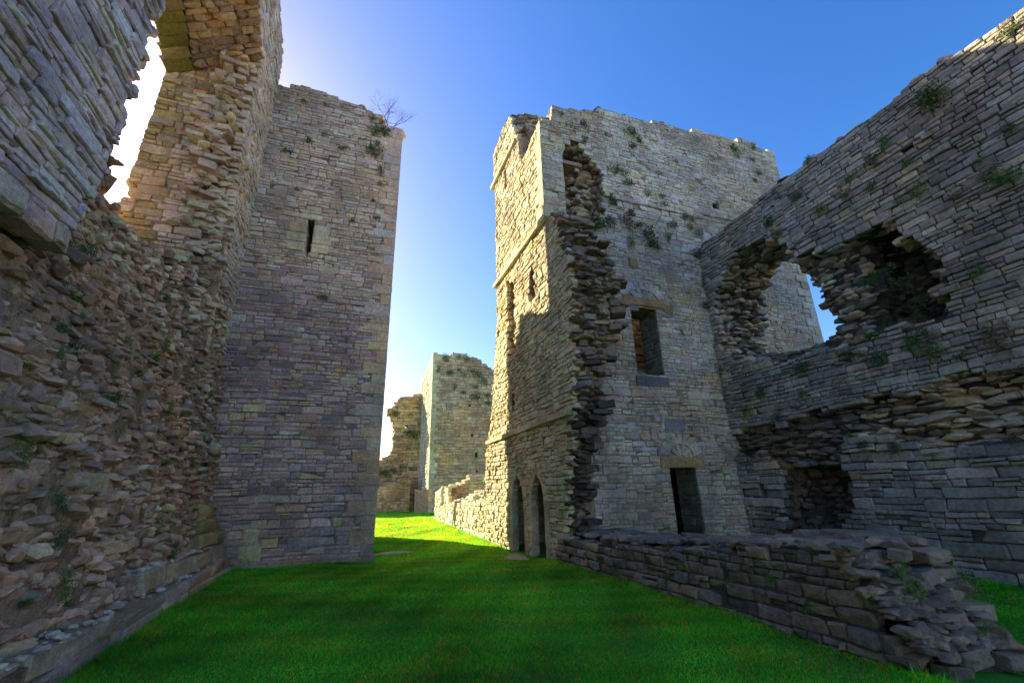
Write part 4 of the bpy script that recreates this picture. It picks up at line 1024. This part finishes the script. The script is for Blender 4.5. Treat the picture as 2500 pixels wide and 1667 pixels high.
# ================================================================ wooden gate
g = empty('wooden_gate', 'pale wooden plank gate with diagonal braces at the far tower', 'gate', (7.2, 45.7, 0))
def gbox(name, x0, x1, y0, y1, z0, z1, ang=0.0):
    bm = bmesh.new(); bmesh.ops.create_cube(bm, size=1)
    bmesh.ops.scale(bm, vec=(x1 - x0, y1 - y0, z1 - z0), verts=bm.verts[:])
    bmesh.ops.bevel(bm, geom=bm.edges[:], offset=.008, segments=1, affect='EDGES')
    bmesh.ops.rotate(bm, matrix=Matrix.Rotation(ang, 3, 'Y'), verts=bm.verts[:])
    bmesh.ops.translate(bm, vec=((x0 + x1) / 2, (y0 + y1) / 2, (z0 + z1) / 2), verts=bm.verts[:])
    me = bpy.data.meshes.new(name); bm.to_mesh(me); bm.free(); me.materials.append(M_WOOD)
    o = bpy.data.objects.new(name, me); COL.objects.link(o); set_inv(o, g); return o
for k in range(8): gbox('plank', 6.58 + k * .145, 6.58 + k * .145 + .138, 45.7, 45.73, .0, 2.12 + R.uniform(-.01, .01))
for z in (.25, 1.05, 1.8): gbox('rail', 6.58, 7.74, 45.64, 45.695, z, z + .12)
gbox('brace', 6.5, 7.8, 45.65, 45.69, .68, .79, math.radians(32)); gbox('brace', 6.5, 7.8, 45.65, 45.69, 1.46, 1.57, math.radians(30))
gbox('post', 6.42, 6.56, 45.62, 45.78, -.1, 2.2)

# ================================================================ grass
def build_grass():
    regs = [((-2.34, 5.02), (2.4, 7.2), 4200, (0.028, 0.055), 0.0055), ((-2.34, 5.02), (7.2, 13.45), 2300, (0.03, 0.065), 0.008),
            ((0.95, 5.05), (13.45, 22), 1500, (0.04, 0.085), 0.012), ((-1.0, 7.6), (22, 49.8), 420, (0.06, 0.12), 0.024),
            ((6.45, 10.8), (2.2, 8.5), 1700, (0.03, 0.06), 0.008),
            ((-2.36, -2.2), (3, 13.45), 2800, (0.05, 0.15), 0.006), ((-2.3, 0.95), (13.3, 13.46), 2200, (0.05, 0.12), 0.007), ((4.7, 4.98), (3, 11.5), 2200, (0.05, 0.15), 0.006), ((10.6, 10.85), (3, 8), 1500, (0.05, .14), .008), ((4.75, 5.1), (14.2, 17.2), 1500, (.06, .14), .01)]
    P = []; H = []; Wd = []
    for (xr, yr, dens, hr, w) in regs:
        n = int((xr[1] - xr[0]) * (yr[1] - yr[0]) * dens)
        x = NR.uniform(*xr, n); y = NR.uniform(*yr, n)
        keep = np.ones(n, bool)
        keep &= ~((x > 5.0 + (y - 17) * 0.06) & (y > 13.4) & (y < 36.5))
        keep &= ~(((x - 1.6) / 0.7) ** 2 + ((y - 15.2) / 0.3) ** 2 < .75)
        keep &= ~(((x - 4.6) / 0.36) ** 2 + ((y - 12.6) / 0.75) ** 2 < 0.75)
        x = x[keep]; y = y[keep]
        patch = 0.75 + 0.35 * np.sin(x * 1.9 + 1.3 * np.sin(y * 1.1)) * np.sin(y * 1.5 + np.sin(x * 2.3))
        P.append(np.stack([x, y], 1)); H.append(NR.uniform(*hr, len(x)) * patch); Wd.append(np.full(len(x), w) * NR.uniform(.7, 1.3, len(x)))
    P = np.concatenate(P); H = np.concatenate(H); Wd = np.concatenate(Wd); n = len(P)
    x, y = P[:, 0], P[:, 1]
    u, v = x * .35, y * .3
    z = 0.02 * (np.sin(u * 1.7 + 1) + np.sin(v * 2.3 + u * .6 + 2) + np.sin(u * 3.9 - v * 1.1 + 3.3) * .6) / 2.6
    sm = lambda a, b, q: (lambda t: t * t * (3 - 2 * t))(np.clip((q - a) / (b - a), 0, 1))
    z -= np.where(y < 12, .14 * sm(5.4, 6.6, x), 0)
    z -= .08 * sm(-.5, .9, x) * sm(10, 13, y) * (1 - sm(14, 17, y))
    a = NR.uniform(0, 2 * np.pi, n); lean = NR.normal(0, .8, (n, 2))
    dx, dy = np.cos(a) * Wd, np.sin(a) * Wd
    V = np.empty((n, 3, 3), np.float32)
    V[:, 0] = np.stack([x - dx, y - dy, z - .004], 1); V[:, 1] = np.stack([x + dx, y + dy, z - .004], 1)
    V[:, 2] = np.stack([x + lean[:, 0] * H, y + lean[:, 1] * H, z + H], 1)
    me = bpy.data.meshes.new('grass')
    me.vertices.add(n * 3); me.vertices.foreach_set('co', V.ravel())
    me.loops.add(n * 3); me.loops.foreach_set('vertex_index', np.arange(n * 3, dtype=np.int32))
    me.polygons.add(n); me.polygons.foreach_set('loop_start', np.arange(0, n * 3, 3, dtype=np.int32))
    me.update(calc_edges=True)
    t = np.clip(NR.normal(1, .3, n), .3, 2.2)[:, None] * np.where(NR.random(n)[:, None] < .05 + .12 * (np.sin(x * 2.3 + np.sin(y * 1.9)) * np.sin(y * 2.7 + np.sin(x * 3.1)) > .35)[:, None], np.array([[.22, .34, .08]]), np.array([[.038, .50, .035]]))
    t = t * (1 + .34 * np.sin(x * 1.1 + 2 * np.sin(y * .7)) * np.sin(y * .9 + 1.5 * np.sin(x * .8)) + .2 * np.sin(x * 4.1 + y * 2.2) * np.sin(y * 5.3 - x * 1.7))[:, None]
    t = np.concatenate([np.repeat(t, 3, 0), np.ones((n * 3, 1))], 1).astype(np.float32)
    at = me.attributes.new('tint', 'FLOAT_COLOR', 'POINT'); at.data.foreach_set('color', t.ravel())
    mt, nt, b = new_mat('grass_blades')
    atn = N(nt, 'ShaderNodeAttribute'); atn.attribute_name = 'tint'
    nt.links.new(atn.outputs['Color'], b.inputs['Base Color']); b.inputs['Roughness'].default_value = 0.6
    tr = N(nt, 'ShaderNodeBsdfTranslucent')
    nt.links.new(mixc(nt, 1.0, atn.outputs['Color'], (8.0, 1.25, 0.2), 'MULTIPLY'), tr.inputs['Color'])
    mx = N(nt, 'ShaderNodeMixShader'); mx.inputs[0].default_value = 0.5
    nt.links.new(b.outputs[0], mx.inputs[1]); nt.links.new(tr.outputs[0], mx.inputs[2])
    out = [q for q in nt.nodes if q.type == 'OUTPUT_MATERIAL'][0]; nt.links.new(mx.outputs[0], out.inputs[0])
    me.materials.append(mt)
    o = bpy.data.objects.new('grass', me); COL.objects.link(o); o['kind'] = 'stuff'
build_grass()

# ================================================================ plants in the joints
def tuft_mesh(name, seed, n, droop, mat, ls=(0.024, 0.05), spread=1.0, blade=False):
    """leaves or blades on thin stalks that all meet at one root"""
    r = random.Random(seed); v = [Vector((0, 0, -.05))]; f = []
    lob = [(r.uniform(0, 6.28), r.uniform(.1, .38)) for _ in range(5)]
    for k in range(n):
        if blade:
            th = r.uniform(0, 2 * math.pi); q = r.random() ** .5 * .5
            tip = Vector((math.cos(th) * q, .35 * r.uniform(.3, 1.4), abs(math.sin(th)) * q + .1))
            mid = tip * .55 + Vector((0, .06, 0))
            s = Vector((r.uniform(-1, 1), r.uniform(-.4, .4), r.uniform(-.4, .4))).normalized() * .009
            i = len(v); v += [mid - s, mid + s, tip]; f += [(0, i, i + 1), (i, i + 2, i + 1)]; continue
        la, lr = r.choice(lob)
        c = Vector((math.cos(la) * lr + r.gauss(0, .13), math.sin(la) * lr + r.gauss(0, .12) - droop * r.random() * .5, max(0, r.gauss(.12, .09))))
        l = r.uniform(*ls) * 2.6; w = l * .6
        d = Vector((r.gauss(0, 1), r.gauss(0, 1), r.gauss(.5, .8))).normalized(); q = d.cross(Vector((r.gauss(0, 1), r.gauss(0, 1), r.gauss(0, 1)))).normalized()
        i = len(v); v += [c - d * l * .5, c + q * w * .5, c + d * l * .5, c - q * w * .5, c - d * l * .5 + q * .004]; f += [(i, i + 1, i + 2, i + 3), (0, i, i + 4)]
    return mesh_from(name, v, f, mat)
TUFTS = {'g': [tuft_mesh('leaf_tuft', 10 + k, 170, .25, M_LEAF) for k in range(4)], 'd': [tuft_mesh('leaf_tuft', 30 + k, 170, .3, M_LEAF_DK) for k in range(4)],
         'b': [tuft_mesh('leaf_tuft', 50 + k, 170, .35, M_LEAF_BROWN) for k in range(3)], 's': [tuft_mesh('grass_tuft', 70 + k, 90, 0, M_STRAW, blade=True) for k in range(3)],
         'G': [tuft_mesh('grass_tuft', 80 + k, 110, 0, M_LEAF, blade=True) for k in range(3)]}
PLANTS = []
KINDW = {'g': 'bright green leafy plant', 'd': 'dark green leafy plant', 'b': 'brownish dry plant', 's': 'straw-coloured grass tuft', 'G': 'green grassy tuft'}
def plant(p, W, s, kind, place, group):
    """local z = outward from the wall, local y = up"""
    W = Vector(W).normalized(); up = Vector((0, 0, 1))
    if abs(W.z) > .8: Yv = Vector((R.gauss(0, 1), R.gauss(0, 1), 0)).normalized(); Yv = (Yv - W * Yv.dot(W)).normalized()
    else: Yv = (up - W * up.dot(W)).normalized()
    Xv = Yv.cross(W)
    d = np.array(p, float) - EYE; c = CX * d[0] + CY * d[1] + CZ * d[2]
    if c[2] > -.1: return
    px, py = 1250 + 1080 * c[0] / -c[2], 833.5 - 1080 * c[1] / -c[2]
    if not (0 < px < 2500 and 0 < py < 1667): return
    o = bpy.data.objects.new('wall_plant', R.choice(TUFTS[kind])); COL.objects.link(o)
    mm = Matrix.Identity(4); s *= 0.95; sx, sy, sz = s * R.uniform(.8, 1.3), s * R.uniform(.8, 1.2), s * R.uniform(.7, 1.1)
    for r_ in range(3): mm[r_][0] = Xv[r_] * sx; mm[r_][1] = Yv[r_] * sy; mm[r_][2] = W[r_] * sz; mm[r_][3] = float(p[r_])
    o.matrix_world = mm; o['category'] = 'plant'; o['group'] = group
    PLANTS.append((o, px, py, kind, place))
ORD = ['leftmost', 'second from left', 'third from left', 'fourth from left', 'fifth from left', 'sixth from left', 'seventh from left', 'eighth from left', 'ninth from left', 'tenth from left', 'eleventh from left', 'twelfth from left', 'thirteenth from left', 'fourteenth from left', 'fifteenth from left', 'sixteenth from left', 'seventeenth from left', 'eighteenth from left']
def label_plants():
    by = {}
    for q in PLANTS: by.setdefault((q[4], q[3]), []).append(q)
    for (place, kind), qs in by.items():
        qs.sort(key=lambda q: q[2]); n = len(qs); per = max(1, -(-n // 3)) if n > 6 else n
        lv = ['high on', 'halfway up', 'low on'] if n > 6 else ['on']
        for b in range(0, n, per):
            row = sorted(qs[b:b + per], key=lambda q: q[1])
            for i, q in enumerate(row):
                od = (ORD[i] + ' ' if i < len(ORD) else 'rightmost ') if len(row) > 1 else ''
                q[0]['label'] = od + KINDW[kind] + ' ' + lv[min(len(lv) - 1, b // per)] + ' ' + place
def spread(fr, us, vs, n, wf, sizes, kinds, label, group, w=0.02):
    for k in range(n):
        u, v = R.uniform(*us), R.uniform(*vs)
        plant(fr.pt(u, v, (wf(u, v) if wf else 0) + w), fr.W, R.uniform(*sizes), R.choice(kinds), label, group)
def at_px(fr, ax, val, pts, label, group):
    for (px, py, s, kd) in pts: plant(on(px, py, ax, val) + fr.W * .03, fr.W, s, kd, label, group)
GL = 'plants on the left rubble wall'
LABG = 'the left rubble wall'
spread(LW, (4, 12.5), (0.6, 4.4), 70, rub_w, (0.14, 0.34), 'ggdG', LABG, GL, .1)
spread(LW, (7, 11.5), (4.6, 6.2), 10, rub_w, (0.2, 0.4), 'gdG', LABG, GL, .1)
for k in range(12):
    u = R.uniform(3.4, 12.5); plant((-2.6 - R.uniform(0, .3), u, .32), (.3, 0, 1), R.uniform(.08, .18), R.choice('gGG'), 'the plinth of the left wall', 'weeds on the left plinth')
at_px(LT, 1, YT, [(745, 247, .3, 'g'), (797, 255, .25, 'g'), (758, 342, .42, 'g'), (911, 290, .4, 'g'), (918, 318, .6, 'g'), (935, 325, .7, 'd'), (925, 350, .45, 'g'), (920, 372, .7, 'b'), (905, 365, .5, 'd'), (797, 330, .3, 'g'), (840, 360, .35, 'd'), (925, 420, .5, 'b'), (930, 448, .3, 'g'), (787, 727, .3, 'd'), (909, 489, .25, 'b'), (722, 463, .25, 'b'), (860, 540, .3, 'd'), (705, 370, .4, 'd'), (922, 530, .3, 'd')], 'the left tower face', 'plants on the left tower')
UP = [(1424, 345, .6, 'g'), (1420, 310, .5, 'b'), (1368, 282, .35, 'g'), (1395, 318, .4, 'd'), (1536, 325, .6, 'd'), (1560, 340, .5, 'g'), (1540, 355, .5, 'b'), (1512, 420, .7, 'g'), (1530, 448, .5, 'd'), (1483, 332, .35, 'g'), (1483, 412, .3, 'g'), (1490, 490, .5, 'b'), (1495, 482, .5, 'g'), (1525, 545, .7, 'b'), (1560, 545, .5, 'd'), (1540, 590, .5, 'g'), (1575, 580, .9, 'b'), (1590, 588, .6, 'd'), (1608, 603, .4, 'g'), (1620, 500, .4, 'd'), (1605, 425, .35, 'd'), (1580, 475, .4, 'g'), (1665, 525, .6, 'b'), (1640, 550, .5, 'd'), (1685, 555, .4, 'g'), (1630, 580, .4, 'g'), (1615, 480, .4, 'b'), (1790, 362, .6, 'g'), (1795, 385, .4, 'd'), (1755, 390, .3, 'd'), (1835, 360, .5, 'g'), (1835, 390, .4, 'b'), (1848, 420, .5, 'd'), (1690, 535, .3, 'g'), (1460, 540, .9, 'd'), (1480, 545, .7, 'b'), (1450, 555, .6, 'g'), (1650, 395, .3, 'g'), (1600, 430, .3, 'g'), (1705, 570, .5, 'd'), (1700, 620, .6, 'b'), (1715, 690, .5, 'g'), (1725, 740, .6, 'd'), (1765, 900, .8, 'd'), (1780, 970, .7, 'd'), (1790, 1030, .5, 'g')]
at_px(RF, 1, YF, UP, 'the right tower front', 'plants on the right tower front')
for k in range(24):
    v = R.uniform(3.5, 9.2); ue = float(np.interp(v, [0, 1.0, 2.4, 3.6, 4.6, 6.2, 7.0, 8.0, 9.0, 9.5], [10.3, 10.2, 9.85, 9.6, 9.45, 9.2, 9.2, 9.45, 9.9, 10.35]))
    plant((XR + R.uniform(.1, .9) * end_th(v), ue - .12, v), (0, -.8, .5), R.uniform(.2, .45), R.choice('gdG'), 'the broken wall end', 'plants on the broken wall end')
RWP = [(1975, 390, .3, 'g'), (2085, 430, .35, 'g'), (2130, 400, .5, 'd'), (2160, 350, .5, 'g'), (2290, 230, .6, 'g'), (2280, 250, .7, 'b'), (2260, 240, .6, 'd'), (2470, 70, .3, 'g'), (2420, 410, .4, 'd'), (2395, 390, .3, 'g'), (2440, 430, .4, 'g'), (2200, 490, .3, 'g'), (2490, 420, .5, 'g'), (2070, 470, .4, 'b'), (1950, 480, .4, 'd'), (1880, 530, .5, 'd'), (1875, 545, .4, 'b'), (1900, 570, .4, 'd'), (2010, 505, .4, 'g'), (1830, 620, .4, 'd'), (1785, 660, .4, 'd'), (2460, 320, .3, 'd'), (2340, 470, .3, 'b'), (2250, 460, .4, 'g'), (2130, 460, .4, 'd'), (2220, 390, .35, 'g'), (2390, 660, .35, 'g'), (2150, 880, .5, 'd'), (2230, 835, .5, 'g'), (2260, 820, .5, 'b'), (2290, 850, .4, 'g'), (2420, 830, .5, 'b'), (2350, 860, .35, 'd'), (2080, 870, .5, 'd'), (1960, 900, .5, 'd'), (1860, 960, .5, 'd'), (1830, 1000, .5, 'g'), (1900, 1020, .4, 'd'), (2470, 1060, .4, 'b'), (2180, 1085, .5, 'b'), (2110, 1075, .4, 'd'), (1960, 960, .3, 'g'), (2320, 1060, .3, 'G')]
at_px(RW, 0, XW, RWP, 'the long right wall', 'plants on the right wall')
for (y, z, s, kd) in ((4.8, 4.7, .7, 's'), (5.1, 4.72, .8, 's'), (5.4, 4.75, .7, 's'), (5.7, 4.75, .6, 'G'), (6.0, 4.75, .6, 'G'), (6.3, 4.72, .6, 'G'), (5.3, 5.9, .6, 'd'), (5.6, 6.2, .8, 'd'), (5.2, 5.2, .6, 'd'), (6.6, 4.75, .5, 'g'), (7.0, 4.8, .4, 'g')):
    plant((XW + R.uniform(.1, .35), y, z), (-.35, 0, .9) if z < 5 else (-1, 0, .1), s, kd, 'the right wall opening', 'grass tufts in the right wall opening')
for (x, y, z, s, kd) in ((5.45, 3.42, .66, .28, 'G'), (5.4, 3.38, .55, .28, 'g'), (5.55, 3.38, .6, .25, 'g'), (6.2, 3.36, .75, .28, 'G'), (6.25, 3.3, .62, .28, 'g'), (6.3, 3.25, .5, .25, 'g'), (5.0, 4.2, .3, .25, 'g'), (5.0, 4.6, .55, .2, 'g'), (5.0, 4.35, .2, .25, 'd'), (5.0, 5.3, .4, .2, 'g'), (5.0, 6.2, .5, .25, 'g'), (5.0, 7.1, .45, .25, 'd'), (5.0, 8.0, .3, .25, 'g'), (5.0, 3.9, .42, .22, 'd'), (5.0, 6.8, .2, .3, 'd'), (5.0, 9.3, .3, .3, 'g'), (5.9, 2.95, .2, .3, 's'), (5.7, 3.0, .25, .25, 'G'), (5.2, 5.0, .86, .2, 'g'), (5.5, 6.1, .8, .25, 'g'), (5.6, 7.8, .7, .3, 'd')):
    plant((x, y, z), (-1, 0, .3) if x < 5.1 else (0, -.7, .7), s, kd, 'the low dark wall', 'plants on the low wall')
for (px, py) in ((925, 1140), (945, 1148), (958, 1150), (960, 1010), (1000, 1050), (930, 1150), (985, 1140), (1010, 1060)):
    plant(on(px, py, 1, YC) + np.array([0, -.1, 0]), (0, -1, 0), R.uniform(.8, 1.4), R.choice('dg'), 'the distant curtain wall', 'plants on the far curtain wall')
for (px, py) in ((1090, 880), (1085, 870), (1120, 872), (1140, 874), (1190, 960), (1180, 930), (1160, 945), (1110, 945), (1190, 985), (1135, 915), (1150, 905), (1165, 915), (1120, 900), (1100, 905), (1070, 900), (1130, 960), (1160, 970)):
    plant(on(px, py, 1, YD) + np.array([0, -.1, 0]), (0, -1, 0), R.uniform(.6, 1.3), R.choice('dg'), 'the far tower', 'plants on the far tower')

label_plants()

# ================================================================ bare sapling on the left tower
sap = empty('sapling_tree', 'bare leafless sapling rooted on top of the left tower', 'tree', (0.35, 14.0, 14.35))
def tube(v, f, a, b, ra, rb, k=5):
    d = (b - a).normalized(); q = d.orthogonal().normalized(); w = d.cross(q); i = len(v)
    for (c, rr) in ((a, ra), (b, rb)):
        for j in range(k):
            an = 2 * math.pi * j / k; v.append(c + (q * math.cos(an) + w * math.sin(an)) * rr)
    for j in range(k): f.append((i + j, i + (j + 1) % k, i + k + (j + 1) % k, i + k + j))
rs = random.Random(5); tv, tf, cv_, cf_ = [], [], [], []
def grow(p, d, l, r, lev):
    n = 3
    for s in range(n):
        d = (d + Vector((rs.gauss(0, .16), rs.gauss(0, .16), rs.gauss(.05, .1)))).normalized()
        q = p + d * l / n
        (tube(tv, tf, p, q, r, r * .85) if lev == 0 else tube(cv_, cf_, p, q, r, r * .82, 4)); p = q; r *= .84
        if lev < 4 and s > 0:
            for b in range(2 if lev < 3 else 1):
                e = (d + Vector((rs.gauss(0, .75), rs.gauss(0, .75), rs.gauss(.1, .5)))).normalized()
                grow(p, e, l * rs.uniform(.5, .75), r * .66, lev + 1)
    if lev < 4: grow(p, d, l * .7, r * .8, lev + 1)
grow(Vector((0.32, 13.7, 14.35)), Vector((.25, 0, 1)), .62, .026, 0)
grow(Vector((0.28, 13.68, 14.35)), Vector((.75, -.1, .6)), .55, .02, 0)
for (nm, a, b) in (('trunk', tv, tf), ('crown', cv_, cf_)):
    o = bpy.data.objects.new(nm, mesh_from(nm, a, b, M_TWIG)); COL.objects.link(o); set_inv(o, sap)
